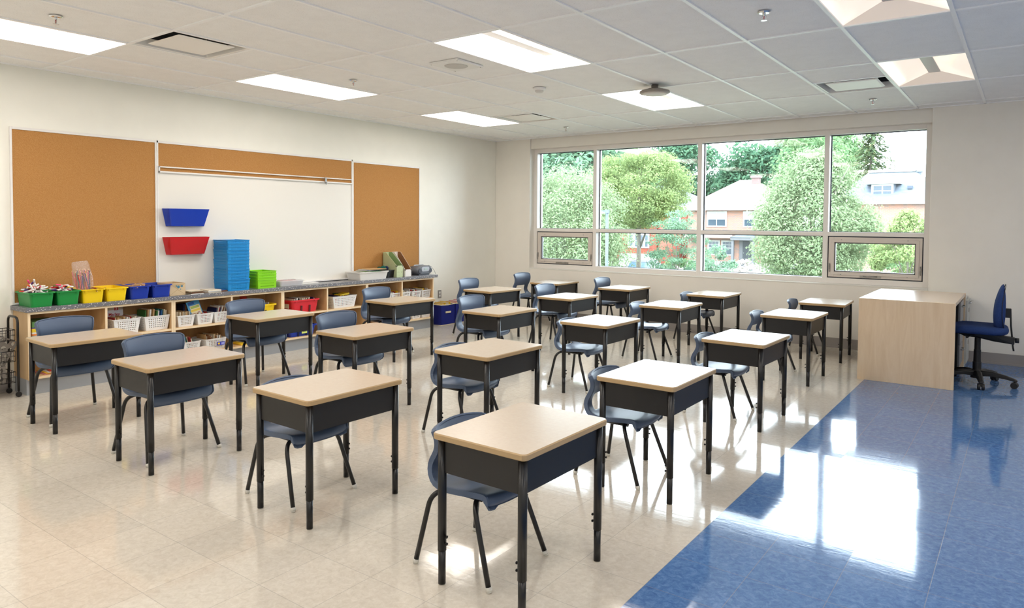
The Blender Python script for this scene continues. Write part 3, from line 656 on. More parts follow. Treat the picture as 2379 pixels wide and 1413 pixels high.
# ------------------------------------------------------------------ bins and baskets
def bin_mesh(name, w, d, h, mt, tw=.022, td=.022, r=.02, rim=.010, rimh=.010, feet=True):
    # w along y, d along x, measured at the rim
    m = MB(); W0, D0_ = w - 2 * tw, d - 2 * td; iw, idd = w - 2 * rim, d - 2 * rim; q = .003
    m.loft([rrect(D0_, W0, r * .8, 0), rrect(idd, iw, r, h - rimh), rrect(d, w, r, h - rimh), rrect(d, w, r, h), rrect(idd - q, iw - q, r, h), rrect(D0_ - q, W0 - q, r * .8, .004)], 0, True, True)
    if feet:
        for s in (-1, 1):
            m.box(idd / 2 - .004, idd / 2 + .006, s * iw * .36 - .010, s * iw * .36 + .010, h - rimh - .014, h - rimh)
    return m.mesh(name, [mt], bevel=.0012)
def lattice(m, a, b, c, d, nu, nv, mu, mv_lo, mv_hi, fu=.5, fv=.5):
    # wall quad a-b bottom, d-c top; holes in the middle field
    a, b, c, d = map(Vector, (a, b, c, d))
    def P(u, v): return (a.lerp(b, u)).lerp(d.lerp(c, u), v)
    us = [0]; 
    for i in range(nu):
        u0 = mu + (1 - 2 * mu) * i / nu; u1 = mu + (1 - 2 * mu) * (i + 1) / nu; g = (u1 - u0) * (1 - fu) / 2; us += [u0 + g, u1 - g]
    us.append(1); vs = [0]
    for i in range(nv):
        v0 = mv_lo + (1 - mv_lo - mv_hi) * i / nv; v1 = mv_lo + (1 - mv_lo - mv_hi) * (i + 1) / nv; g = (v1 - v0) * (1 - fv) / 2; vs += [v0 + g, v1 - g]
    vs.append(1)
    V = [P(u, v) for v in vs for u in us]; n = len(us); F = []
    for j in range(len(vs) - 1):
        for i in range(n - 1):
            if i % 2 == 1 and j % 2 == 1: continue
            F.append((j * n + i, j * n + i + 1, (j + 1) * n + i + 1, (j + 1) * n + i))
    m.add(V, F)
def basket_mesh(name, w, d, h, mt, tw, td, nw, nd, nv, rim=.008, fu=.5, fv=.5, mu=.12):
    m = MB(); w0, d0 = (w - 2 * tw) / 2, (d - 2 * td) / 2; w1, d1 = w / 2 - rim, d / 2 - rim
    B = [(-d0, -w0, 0), (d0, -w0, 0), (d0, w0, 0), (-d0, w0, 0)]; T = [(-d1, -w1, h), (d1, -w1, h), (d1, w1, h), (-d1, w1, h)]
    for i in range(4):
        j = (i + 1) % 4; nn = nd if i % 2 == 0 else nw
        lattice(m, B[i], B[j], T[j], T[i], nn, nv, mu, .16, .14, fu, fv)
    m.add(B, [(0, 3, 2, 1)])
    me1 = m.mesh('tmpb', [mt], solid=.0022)
    k = MB(); k.add([v.co for v in me1.vertices], [tuple(p.vertices) for p in me1.polygons]); bpy.data.meshes.remove(me1)
    k.loft([rrect(d - 2 * rim, w - 2 * rim, .012, h - .006), rrect(d, w, .015, h - .004), rrect(d, w, .015, h + .002), rrect(d - 2 * rim, w - 2 * rim, .012, h + .002), rrect(d - 2 * rim, w - 2 * rim, .012, h - .006)], 0, False, False)
    return k.mesh(name, [mt])
def put(name, me, loc, label, cat, group=None, rz=0):
    o = inst(name, me, None, loc, (0, 0, rz)); return tag(o, label, cat, group)
ZC = .7185
XB = .172
gb = bin_mesh('storage_bin', .196, .305, .118, GREENB)
yb_ = gb.copy(); yb_.materials[0] = YELB; bb_ = gb.copy(); bb_.materials[0] = BLUEB
BINY = [-6.475, -6.278, -6.083, -5.888, -5.686, -5.487]
for y, me, c, lab in zip(BINY, (gb, gb, yb_, yb_, bb_, bb_), ('green',) * 2 + ('yellow',) * 2 + ('blue',) * 2,
        ('green plastic bin heaped with markers, leftmost on the countertop', 'green plastic bin of markers, second from the left on the countertop', 'yellow plastic bin holding the bag of coloured pencils on the countertop',
         'yellow plastic bin on the countertop beside the blue bins', 'blue plastic bin with wooden sticks on top, on the countertop', 'blue plastic bin on the countertop beside the brown paper-covered box')):
    put('storage_bin', me, (XB, y, ZC), lab, 'storage bin', 'storage bins on the countertop')
# markers
CAPC = {'red': (206, 34, 30), 'purple': (76, 40, 120), 'blue': (26, 60, 170), 'green': (16, 120, 60), 'yellow': (240, 196, 20), 'pink': (232, 70, 120), 'black': (30, 30, 34), 'orange': (236, 110, 30), 'white': (238, 236, 230), 'brown': (110, 66, 40)}
MK = {}
for c, rgb in CAPC.items():
    b = MB(); b.tube([(0, 0, -.065), (0, 0, -.060), (0, 0, .03)], [.004, .0062, .0062], 10)
    k = MB(); k.tube([(0, 0, .028), (0, 0, .060), (0, 0, .066)], [.0072, .0070, .004], 10)
    MK[c] = (b.mesh('barrel', [WHITEP]), k.mesh('cap', [mat('cap_' + c, rgb, .35)]))
rnd = random.Random(3)
for bi, (by, nn, where) in enumerate(((-6.475, 46, 'leftmost'), (-6.278, 36, 'second'))):
    for i in range(nn):
        c = rnd.choice(list(CAPC)); lay = i / nn
        x = XB + rnd.uniform(-.085, .085) * (1 - .3 * lay); y = by + rnd.uniform(-.040, .040) * (1 - .3 * lay); z = ZC + .112 + lay * .042 + rnd.uniform(-.003, .003)
        t = thing('marker', '%s-capped marker in the %s green bin' % (c, where), 'marker', (x, y, z), 0, '%s-capped markers in the %s green bin' % (c, where))
        t.rotation_euler = ((PI / 2 + rnd.uniform(-.16, .16) * (1 + 2 * lay)) * rnd.choice((-1, 1)), rnd.uniform(-.1, .1), rnd.uniform(0, 6.28))
        inst('barrel', MK[c][0], t); inst('cap', MK[c][1], t)
for x, y, z, rx, ry, c in ((.22, -6.52, .885, .5, .25, 'pink'), (.10, -6.50, .87, -.7, .2, 'purple'), (.16, -6.47, .89, .35, .6, 'white')):
    t = thing('marker', '%s-capped marker sticking up out of the leftmost green bin' % c, 'marker', (x, y, z)); t.rotation_euler = (rx, ry, 0); inst('barrel', MK[c][0], t); inst('cap', MK[c][1], t)
# coloured pencils in a bag
PC = {'brown': (112, 66, 36), 'orange': (232, 104, 30), 'yellow': (236, 186, 20), 'dark blue': (34, 50, 110), 'grey': (92, 90, 96), 'red': (190, 34, 40), 'green': (40, 110, 70), 'pink': (226, 120, 140), 'black': (34, 32, 34)}
PME = {}
WOODT = mat('pencil_wood', (224, 186, 136), .6)
for c, rgb in PC.items():
    m = MB(); m.loft([circ(.0036, 0, 6), circ(.0036, .165, 6)], 0, True, False); m.loft([circ(.0036, .165, 6), circ(.0012, .176, 6)], 1, False, True); PME[c] = m.mesh('coloured_pencil', [mat('pencil_' + c, rgb, .4), WOODT])
for i in range(42):
    c = rnd.choice(list(PC)); y = -6.115 + rnd.uniform(-.05, .05); x = .20 + rnd.uniform(-.028, .028)
    o = inst('coloured_pencil', PME[c], None, (x, y, .765 + rnd.uniform(0, .075)), (rnd.uniform(-.10, .26), rnd.uniform(-.1, .1), 0)); tag(o, '%s coloured pencil in the clear bag on the countertop' % c, 'pencil', '%s pencils in the clear bag' % c)
m = MB(); L = []
for z, w, d, oy in ((.735, .13, .07, 0), (.82, .145, .085, -.002), (.93, .15, .085, -.008), (1.0, .14, .06, -.016), (1.05, .13, .03, -.026), (1.075, .12, .012, -.03)):
    L.append([(.20 + p[0] + .006 * math.sin(23 * p[1] + z * 60), -6.115 + oy + p[1], z + .006 * math.sin(40 * p[1])) for p in rrect(d, w, min(d, w) * .3, 0)])
m.loft(L, 0, True, False, True); o = m.obj('plastic_bag', BAGM); tag(o, 'clear plastic bag full of coloured pencils standing in the yellow bin', 'bag')
for i in range(9):
    c = rnd.choice(['orange', 'brown', 'red', 'yellow', 'black']); o = inst('coloured_pencil', PME[c], None, (XB + rnd.uniform(-.06, .10), -6.055 + rnd.uniform(-.02, .03), ZC + .098 + i * .003), (PI / 2 + rnd.uniform(-.15, .15), 0, rnd.uniform(.6, 2.4)))
    o.location.z += 0; tag(o, '%s coloured pencil lying loose in the yellow bin beside the bag' % c, 'pencil', '%s loose pencils in the yellow bin' % c)
STK = MB(); STK.box(-.06, .06, -.006, .006, -.004, .004); STK = STK.mesh('wooden_stick', [mat('stick', (190, 150, 106), .6)])
for i in range(14):
    o = inst('wooden_stick', STK, None, (XB + rnd.uniform(-.09, .09), -5.686 + rnd.uniform(-.05, .05), ZC + .098 + i * .002), (rnd.uniform(-.2, .2), rnd.uniform(-.15, .15), rnd.uniform(0, 3))); tag(o, 'short wooden stick heaped in the left blue bin', 'stick', 'wooden sticks in the left blue bin')
# paper covered box
t = thing('paper_covered_box', 'open cardboard box wrapped in tan paper with painted blue dots, beside the blue bins', 'box', (.17, -5.325, ZC))
m = MB(); w, d, h = .155, .23, .118
m.box(-d / 2, d / 2, -w / 2, -w / 2 + .004, 0, h); m.box(-d / 2, d / 2, w / 2 - .004, w / 2, 0, h); m.box(-d / 2, -d / 2 + .004, -w / 2, w / 2, 0, h); m.box(d / 2 - .004, d / 2, -w / 2, w / 2, 0, h); m.box(-d / 2, d / 2, -w / 2, w / 2, 0, .004); m.obj('box', KRAFT, t, bevel=.003)
m = MB()
for s in (-1, 1): m.add([(d / 2 + .0006, s * w / 2, .004), (d / 2 + .0006, s * w / 2 * .96, .004), (d / 2 + .0016, 0, .055), (d / 2 + .0016, 0, .062)], [(0, 1, 2, 3)])
m.add([(d / 2 + .001, -w / 2, h - .006), (d / 2 + .001, w / 2, h - .006), (d / 2 + .002, .002, .062), (d / 2 + .002, -.002, .062)], [(0, 1, 2, 3)])
m.obj('paper_fold', mat('kraft_fold', (184, 158, 120), .75), t)
m = MB()
for yy, zz, r in ((.008, .082, .013), (-.012, .092, .007), (.042, .088, .010), (.03, .06, .005)): m.cyl((d / 2, yy, zz), (d / 2 + .0025, yy, zz), r, n=12)
m.obj('painted_dot', mat('dot_teal', (52, 120, 150), .6), t)

# stacks of mesh baskets
sb = basket_mesh('mesh_basket', .255, .270, .082, SKYB, .010, .010, 14, 14, 4)
sb_n = basket_mesh('mesh_basket', .262, .272, .082, SKYB, .012, .012, 14, 14, 4)
ordn = ['topmost', 'second from the top', 'third from the top', 'fourth from the top', 'fifth from the top', 'sixth from the top', 'seventh from the top', 'seventh from the bottom', 'sixth from the bottom', 'fifth from the bottom', 'fourth from the bottom', 'third from the bottom', 'second from the bottom', 'bottommost']
for i in range(14):
    z = ZC + .0335 * (13 - i)
    put('mesh_basket', sb if i % 3 else sb_n, (.140 + .002 * math.sin(i * 2.1), -4.668 + .0025 * math.sin(i * 1.7), z), 'bright blue mesh basket, %s in the tall stack on the countertop' % ordn[i], 'basket', 'stacked bright blue mesh baskets', .004 * math.sin(i * 3.3))
lb = basket_mesh('mesh_basket', .240, .262, .090, LIMEB, .010, .010, 13, 14, 4)
for i in range(4):
    put('mesh_basket', lb, (.145, -4.335 + .002 * (i % 2), ZC + .030 * (3 - i)), 'lime green mesh basket, %s in the short stack beside the blue baskets' % ['topmost', 'second from the top', 'second from the bottom', 'bottommost'][i], 'basket', 'stacked lime green mesh baskets')
t = thing('clear_tub', 'low translucent plastic tub with wrapped bits inside, right of the lime green baskets', 'tub', (.165, -4.015, ZC))
m = bin_mesh('tub', .33, .23, .062, TUBM, feet=False); inst('tub', m, t)
m = MB(); m.loft([rrect(.15, .24, .04, .004), rrect(.17, .26, .05, .04), rrect(.10, .18, .03, .066)], sm=True); m.obj('bundle', film('bundle', (196, 150, 150), .5), t)
# low stacks of books on the counter
BC = {'cream': (226, 214, 190), 'white': (234, 232, 228), 'blue': (40, 92, 160), 'red': (176, 44, 40), 'teal': (40, 120, 120), 'brown': (136, 90, 56), 'black': (38, 36, 40), 'yellow': (232, 190, 40), 'green': (60, 120, 60), 'tan': (204, 166, 116), 'navy': (30, 40, 90), 'pink': (210, 130, 140)}
def book_mesh(c, T, D, Hh):
    m = MB(); m.box(-D / 2, D / 2, -T / 2, -T / 2 + .0012, 0, Hh); m.box(-D / 2, D / 2, T / 2 - .0012, T / 2, 0, Hh); m.box(D / 2 - .0012, D / 2, -T / 2, T / 2, 0, Hh)
    m.box(-D / 2 + .003, D / 2 - .0012, -T / 2 + .0012, T / 2 - .0012, .003, Hh - .003, 1); return m.mesh('book', [mat('cover_' + c, BC[c], .45), PAPER])
BM = {}
def book(c, T, D, Hh, loc, rot, label, group):
    k = (c, round(T, 4), round(D, 3), round(Hh, 3))
    if k not in BM: BM[k] = book_mesh(*k)
    o = inst('book', BM[k], None, loc, rot); return tag(o, label, 'book', group)
for cy, nb, wh in ((-5.14, 6, 'left'), (-4.955, 4, 'middle'), (-4.83, 3, 'right')):
    z = ZC
    for i in range(nb):
        T = rnd.choice((.005, .007, .009)) if nb > 3 else .006; c = rnd.choice(['cream', 'white', 'brown', 'tan'] if wh == 'left' else ['white', 'black', 'cream'] if wh == 'middle' else ['navy', 'blue', 'brown'])
        book(c, T, .16, .135, (.225 if wh != 'right' else .18, cy - .068 + rnd.uniform(-.01, .01), z + T / 2), (-PI / 2, 0, rnd.uniform(-.08, .08)), 'thin %s book lying in the %s low pile before the blue baskets' % (c, wh), '%s books lying in the %s low pile' % (c, wh)); z += T + .0002
m = MB(); m.box(.02, .15, -3.80, -3.56, ZC, ZC + .004); o = m.obj('paper_sheaf', mat('sheet', (236, 234, 232), .7)); tag(o, 'thin sheaf of white paper lying on the countertop under the whiteboard tray', 'paper')
# white tub with papers
t = thing('white_tub', 'white plastic tub piled with papers on the countertop under the right corkboard', 'tub', (.175, -2.84, ZC))
me = bin_mesh('tub', .50, .27, .098, mat('milk_plastic', (226, 222, 216), .35), tw=.035, feet=False); inst('tub', me, t)
z = ZC + .095
for i, (c, a) in enumerate((('white', .1), ('green', -.15), ('cream', .2), ('blue', -.05), ('cream', .12), ('tan', -.2))):
    book(c, .005, .20, .24 if i % 2 else .30, (.175 + .01 * (i % 3), -2.98 + .02 * i, z + .0025), (-PI / 2, 0, a), '%s booklet lying on top of the white plastic tub, %s of the pile' % (c, ['bottom', 'second', 'third', 'fourth', 'fifth', 'top'][i]), 'booklets on the white tub'); z += .0055
t = thing('black_bin', 'black plastic bin holding yarn, behind the white tub', 'storage bin', (.13, -2.475, ZC)); inst('bin', bin_mesh('bin', .20, .22, .10, BLKPL, feet=False), t)
for (x, y, z, r), c, rgb in (((.15, -2.545, .838, .032), 'teal', (20, 96, 86)), ((.14, -2.485, .834, .028), 'navy', (22, 40, 84)), ((.12, -2.59, .832, .026), 'dark green', (24, 84, 70))):
    mt = mat('yarn_' + c, rgb, .9); m = MB(); m.ball((0, 0, 0), r, nu=16, nv=10)
    for k in range(7):
        ax = Vector((math.cos(k), math.sin(k * 1.7), math.cos(k * 2.3))).normalized(); e1 = ax.orthogonal().normalized(); e2 = ax.cross(e1)
        for q in (-.3, 0, .3): m.tube([(ax * q * r + (e1 * math.cos(a * PI / 8) + e2 * math.sin(a * PI / 8)) * math.sqrt(1 - q * q) * r * 1.03) for a in range(16)], .0022, 5, closed=True)
    o = m.obj('yarn_ball', mt); o.location = (x, y, z); tag(o, '%s ball of yarn in the black bin behind the white tub' % c, 'yarn')
# magazine files
def magfile(label, y, w, mo, mi, rz, front, x=.150):
    t = thing('magazine_file', label, 'magazine file', (x, y, ZC), rz, 'magazine files by the radio')
    m = MB(); D, Hb, Hf = .245, .318, front; th = .003
    def side(yy): return [(D / 2, yy, 0), (D / 2, yy, Hf), (-D / 2 + .055, yy, Hb), (-D / 2, yy, Hb), (-D / 2, yy, 0)]
    for yy in (-w / 2, w / 2 - th): m.loft([side(yy), side(yy + th)])
    m.box(D / 2 - th, D / 2, -w / 2, w / 2, 0, Hf, 2); m.box(-D / 2, -D / 2 + th, -w / 2, w / 2, 0, Hb); m.box(-D / 2, D / 2, -w / 2, w / 2, 0, th)
    for yy in (-w / 2 + th, w / 2 - th - .0008): m.loft([[(p[0] * .985, q, p[2] * .99 + .002) for p in side(0)] for q in (yy, yy + .0008)], 1)
    m.obj('body', [mo, mi, mo if mo is not None else mi], t)
    m = MB()
    for s in (-1, 1): m.add([(D / 2 + .001, s * w / 2, Hf), (D / 2 + .001, s * (w / 2 - .02), Hf), (D / 2 + .001, s * w / 2, Hf - .02)], [(0, 1, 2)]); m.box(D / 2 - .02, D / 2, s * w / 2 - .0015, s * w / 2 + .0015, Hf - .01, Hf)
    m.obj('corner', mat('corner_metal', (70, 62, 56), .4, metal=.5), t, solid=.001)
SPK = mat('speckled_green', (176, 188, 146), .6); n = NT(SPK); n.color(n.mix(n.math('GREATER_THAN', n.noise(n.coord(), 70, 2), .68), lin((184, 194, 152)), lin((110, 112, 84))))
magfile('pale green speckled magazine file on the countertop, left of the pair', -2.375, .115, SPK, mat('file_green', (142, 168, 116), .6), .03, .152)
magfile('white-fronted brown magazine file on the countertop, right of the pair', -2.222, .115, mat('file_white', (232, 226, 220), .5), mat('file_brown', (142, 98, 58), .6), .03, .095)
# radio
t = thing('radio', 'grey portable radio with rounded ends at the right end of the countertop', 'radio', (.17, -1.885, ZC))
RAD = mat('radio_grey', (104, 108, 116), .35, metal=.2); RADL = mat('radio_silver', (176, 178, 184), .3, metal=.4)
m = MB(); L = []
for x, sc in ((-.10, .55), (-.085, .85), (-.04, 1.), (.05, 1.), (.085, .9), (.095, .78)):
    L.append([(x, a * 1.0, .068 + b) for a, b, _ in rrect(.29 * sc, .118 * sc, .055 * sc, 0, n=6)])
m.loft(L, 0, True, True, True); m.box(-.06, .07, -.10, .10, 0, .014); m.obj('body', RAD, t)
m = MB(); m.loft([[(.092 + q, a, .082 + b) for a, b, _ in rrect(.15, .06, .025, 0, n=4)] for q in (0, .006)]); fp = m.obj('control_panel', RADL, t)
m = MB(); m.box(.098, .101, -.022, .03, .074, .092); m.obj('display', mat('lcd', (168, 188, 178), .3), fp)
for s in (-1, 1):
    m = MB(); m.cyl((.088, s * .098, .062), (.098, s * .098, .062), .034, .030, 20); m.obj('speaker_grille', mat('grille_dark', (70, 74, 84), .5), t)
m = MB(); m.tube([(-.02, -.11, .118), (-.03, -.08, .132), (-.03, .08, .132), (-.02, .11, .118)], .006, 8); m.obj('handle', RADL, t)
m = MB(); m.tube([(.02, .12, .11), (.01, .155, .125), (.02, .20, .10), (.04, .235, .05), (.06, .24, .003)] , .0022, 6); m.obj('cord', mat('cord_grey', (90, 96, 96), .5), t)
# fabric cubes by the wall
NAVY = mat('navy_fabric', (36, 44, 122), .9, spec=.1); TAPE = mat('cream_tape', (226, 214, 180), .7)
for y, lab in ((-1.44, 'navy fabric storage cube with cream trim at the end of the bookcases'), (-1.135, 'navy fabric storage cube farther along the wall, behind a chair')):
    t = thing('fabric_cube', lab, 'storage cube', (.150, y, 0), 0, 'navy fabric cubes by the wall'); w, d, h, th = .285, .262, .285, .006
    m = MB(); m.box(-d / 2, d / 2, -w / 2, -w / 2 + th, 0, h); m.box(-d / 2, d / 2, w / 2 - th, w / 2, 0, h); m.box(-d / 2, -d / 2 + th, -w / 2, w / 2, 0, h); m.box(d / 2 - th, d / 2, -w / 2, w / 2, 0, h); m.box(-d / 2, d / 2, -w / 2, w / 2, 0, th); m.obj('body', NAVY, t, bevel=.004)
    m = MB(); m.tube([(-d / 2, -w / 2, h), (d / 2, -w / 2, h), (d / 2 + .004, 0, h - .006), (d / 2, w / 2, h), (-d / 2, w / 2, h)], .006, 8, closed=True); m.tube([(-d / 2, -w / 2, .004), (d / 2, -w / 2, .004), (d / 2, w / 2, .004), (-d / 2, w / 2, .004)], .004, 6, closed=True); m.obj('trim', TAPE, t)
    m = MB(); m.box(d / 2, d / 2 + .008, -.055, .055, .165, .190); m.obj('handle', TAPE, t, bevel=.003)
    for i in range(5): 
        z0 = .01; T = .008; c = rnd.choice(['white', 'cream', 'yellow', 'pink'])
        book(c, T, .20, .285 + .004 * i, (.15, y - .1 + i * .045, z0), (rnd.uniform(-.06, .06), 0, 0), '%s folder standing in the %s navy fabric cube' % (c, 'nearer' if y < -1.3 else 'farther'), '%s folders in the %s navy cube' % (c, 'nearer' if y < -1.3 else 'farther'))

# ------------------------------------------------------------------ things on the shelves
ZM, ZL = .4125, .1495
wbig = basket_mesh('white_basket', .250, .275, .131, WHITEP, .028, .020, 9, 9, 5, fu=.46, fv=.46)
wsm = basket_mesh('white_basket', .188, .270, .106, WHITEP, .024, .018, 9, 10, 5, fu=.55, fv=.55, mu=.15)
wwide = basket_mesh('white_basket', .374, .275, .138, WHITEP, .036, .022, 14, 10, 5, fu=.42, fv=.42, mu=.06)
wslot = basket_mesh('white_basket', .180, .268, .106, WHITEP, .022, .018, 1, 1, 5, fu=.98, fv=.5, mu=.12)
rb_ = bin_mesh('storage_bin', .395, .27, .143, REDB, tw=.042, td=.02, r=.03, rim=.014, rimh=.016)
def ribbed(me, w, col):
    pass
def fill(cy, cx, z, w, n, Hs, cols, where, lean=0, D=(.15, .2), jit=.01, key=None):
    y = cy - w / 2
    for i in range(n):
        T = w / n * .86; c = rnd.choice(cols); hh = rnd.choice(Hs)
        book(c, round(T, 4), rnd.choice(D), hh, (cx + rnd.uniform(-.01, .01), y + (i + .5) * w / n, z + rnd.uniform(0, .003)), (lean + rnd.uniform(-.03, .03), 0, 0), 'thin %s-covered book standing in the %s' % (c, where), '%s books in the %s' % (c, where))
def wbasket(me, y, z, label, group='white plastic baskets on the shelves'): return put('white_basket', me, (.150, y, z), label, 'basket', group)
g_ = 'white plastic baskets on the shelves'
wbasket(wbig, -5.790, ZM, 'white perforated basket of thin books with the red-lettered book behind, nearest bookcase')
fill(-5.79, .15, ZM + .005, .185, 15, (.133, .138, .142), ['cream', 'white', 'cream', 'tan', 'red'], 'white basket nearest the camera', 0)
wbasket(wbig, -5.517, ZM, 'white perforated basket of leaning picture books, nearest bookcase, right side')
fill(-5.52, .15, ZM + .005, .185, 13, (.17, .178, .185), ['blue', 'cream', 'teal', 'white', 'tan', 'green', 'red'], 'basket right of the red-lettered book', -.10)
for y, lab, cols, hs_, ln in ((-5.237, 'white perforated basket of tan paperbacks, upper shelf, second bookcase', ['tan', 'cream', 'tan', 'cream'], (.128, .132), .0), (-5.040, 'white perforated basket with the blue picture book on top, second bookcase', ['cream', 'red', 'white', 'teal'], (.10, .11), .0), (-4.862, 'white perforated basket of dark leaning books, upper shelf behind the chair back', ['black', 'navy', 'brown', 'white', 'red'], (.14, .155), -.25)):
    wbasket(wsm, y, ZM, lab); fill(y, .15, ZM + .005, .130, 11, hs_, cols, {-5.237: 'basket of tan paperbacks', -5.040: 'basket under the blue picture book', -4.862: 'basket of dark books'}[y], ln, D=(.12, .16))
for i, c in enumerate(('navy', 'brown', 'navy', 'black', 'navy', 'brown')): book(c, .014, .13, .16, (.09, -5.19 + i * .018, ZM + .04), (0, 0, 0), '%s book standing at the back of the shelf behind the picture book' % c, 'dark books at the back of the upper shelf')
wbasket(wsm, -5.180, ZL, 'white perforated basket of slanting books, lower shelf, second bookcase'); fill(-5.18, .15, ZL + .005, .130, 10, (.13, .145), ['tan', 'teal', 'black', 'red', 'cream'], 'lower basket of slanting books', .25, D=(.12, .16))
wl2 = basket_mesh('white_basket', .235, .275, .106, WHITEP, .026, .018, 9, 12, 5, fu=.5, fv=.5)
wbasket(wl2, -4.930, ZL, 'white perforated basket with a blue and yellow tag, lower shelf, second bookcase'); fill(-4.93, .15, ZL + .005, .17, 14, (.115, .125, .14), ['cream', 'tan', 'brown', 'white'], 'lower basket with the blue tag', .0)
t = thing('basket_tag', 'small blue and yellow tag clipped to a white basket on the lower shelf', 'tag', (.286, -4.885, ZL + .052))
m = MB(); m.box(0, .002, -.042, .042, -.016, .018); m.obj('card', mat('tag_blue', (52, 60, 180), .4), t)
m = MB(); m.cyl((.002, -.022, .002), (.003, -.022, .002), .011, n=14); m.obj('emblem', YELB, t)
m = MB(); m.box(.002, .0028, .004, .038, -.010, .010); m.obj('print', mat('tag_print', (150, 156, 226), .5), t)
# ajar picture book with blue cover
def picture_book(label, w, h, loc, rot, cov, art):
    t = thing('picture_book', label, 'book', loc); t.rotation_euler = rot
    m = MB(); m.box(-.004, .004, -w / 2, w / 2, 0, h, 0); m.obj('block', [cov], t)
    for nm, y0, y1, z0, z1, mt, e in art: m = MB(); m.box(.004, .0046 + e, y0, y1, z0, z1); m.obj(nm, mt, t)
    return t
picture_book('blue picture book with a yellow and cream cover panel leaning up out of a basket', .135, .16, (.205, -5.085, ZM + .075), (.20, -.25, 0), mat('pb_blue', (70, 150, 200), .4),
    [('cover_panel', -.045, .058, .005, .115, mat('pb_cream', (238, 220, 176), .5), 0), ('cover_band', -.04, .05, .085, .108, mat('pb_green', (168, 190, 90), .5), .0004), ('cover_band', -.05, .055, .055, .075, mat('pb_yellow', (238, 206, 70), .5), .0004), ('cover_title', -.055, .01, .125, .152, mat('pb_navy', (30, 84, 160), .5), .0004), ('cover_figure', -.03, -.01, .01, .04, mat('pb_skin', (206, 140, 100), .5), .0006), ('cover_figure', .02, .045, .01, .045, mat('pb_pink', (206, 150, 150), .5), .0006)])
t = picture_book('white book with large red lettering standing behind the nearest white basket', .19, .235, (.10, -5.835, ZM), (0, -.05, 0), mat('mb_white', (222, 222, 232), .4),
    [('cover_band', -.095, .095, .200, .228, mat('mb_tan', (190, 176, 156), .5), 0), ('level_badge', .018, .052, .196, .230, mat('mb_badge', (176, 30, 40), .4), .0006), ('cover_band', -.06, .07, .128, .134, mat('mb_purple', (96, 60, 130), .5), 0)])
def text(s, size, mt, par, loc, rot, ext=.0006, name='lettering'):
    c = bpy.data.curves.new(name, 'FONT'); c.body = s; c.size = size; c.extrude = ext; c.align_x = 'CENTER'; c.offset = size * .018
    o = bpy.data.objects.new(name, c); COL.objects.link(o); dg = bpy.context.evaluated_depsgraph_get()
    me = bpy.data.meshes.new_from_object(o.evaluated_get(dg)); bpy.data.objects.remove(o); me.materials.clear(); me.materials.append(mt)
    return inst(name, me, par, loc, rot)
text('Marley', .036, mat('mb_red', (170, 24, 36), .4), t, (.0052, .016, .150), (PI / 2, 0, PI / 2)); text('2', .026, WHITEP, t, (.0062, .035, .203), (PI / 2, 0, PI / 2))
# left compartment of the nearest bookcase
t = thing('activity_box', 'green, purple and yellow box on the upper shelf of the nearest bookcase', 'box', (.16, -6.44, ZM + .085))
for i, (c, h0, h1) in enumerate((('green', .055, .10), ('purple', .045, .055), ('yellow', .015, .045), ('white', 0, .015))): m = MB(); m.box(-.12, .12, -.10, .10, h0, h1); m.obj('box_band', mat('ab_' + c, {'green': (86, 130, 74), 'purple': (70, 50, 130), 'yellow': (224, 194, 40), 'white': (220, 216, 210)}[c], .5), t)
t = thing('craft_tub', 'clear tub with an orange lid under the striped box, nearest bookcase', 'tub', (.16, -6.44, ZM)); inst('tub', bin_mesh('tub', .2, .24, .074, TUBM, feet=False), t)
m = MB(); m.loft([rrect(.24, .2, .02, .074), rrect(.24, .2, .02, .085)]); m.obj('lid', mat('orange_lid', (240, 130, 30), .4), t)
m = MB(); m.box(-.08, .08, -.06, .06, .004, .05); m.obj('contents', mat('crafts', (206, 176, 150), .8), t)
for i, c in enumerate(('pink', 'yellow', 'white', 'red')): book(c, .006, .20, .30, (.17, -6.46 + i * .02, ZL + .003 + i * .0065), (-PI / 2, 0, .1 - .08 * i), '%s magazine lying on the bottom shelf of the nearest bookcase' % c, 'magazines on the bottom shelf')
# yellow / red / blue bins in the bookcases
def divided_bin(me_col, y, z, label, w=.395, h=.143):
    t = thing('storage_bin', label, 'storage bin', (.150, y, z), 0, 'large plastic bins on the shelves')
    me = bin_mesh('bin', w, .27, h, me_col, tw=.042, td=.02, r=.03, rim=.014, rimh=.016); inst('bin', me, t)
    m = MB()
    for yy in (-.055, .055): m.loft([[(.112, yy - .012, -.0), (.124, yy - .008, -.0), (.124, yy + .008, 0), (.112, yy + .012, 0)], [(.112, yy - .012, h * .55), (.1305, yy - .008, h * .55), (.1305, yy + .008, h * .55), (.112, yy + .012, h * .55)]])
    m.obj('groove_shade', mat('groove_shade_' + me_col.name, tuple(int(v * .45) for v in {'red_plastic': (214, 40, 52), 'yellow_plastic': (244, 208, 10), 'royal_blue_plastic': (18, 52, 160)}[me_col.name]), .6), t)  # raised strips in darkened bin colour, painting the shade inside moulded grooves
    return t
t = divided_bin(REDB, -3.842, ZM, 'red plastic bin packed with thin books, third bookcase')
m = MB(); m.box(-.06, .06, -.1785, -.1765, .05, .10); o = m.obj('name_label', PAPER, t)
fill(-3.842, .15, ZM + .01, .30, 26, (.135, .145, .15), ['cream', 'white', 'black', 'cream', 'navy', 'red'], 'red plastic bin', 0)
divided_bin(YELB, -4.412, ZM, 'yellow plastic bin on the upper shelf behind a chair, second bookcase', .39, .135); fill(-4.41, .15, ZM + .01, .27, 16, (.12, .128, .135), ['white', 'blue', 'cream'], 'yellow bin on the shelf', 0)
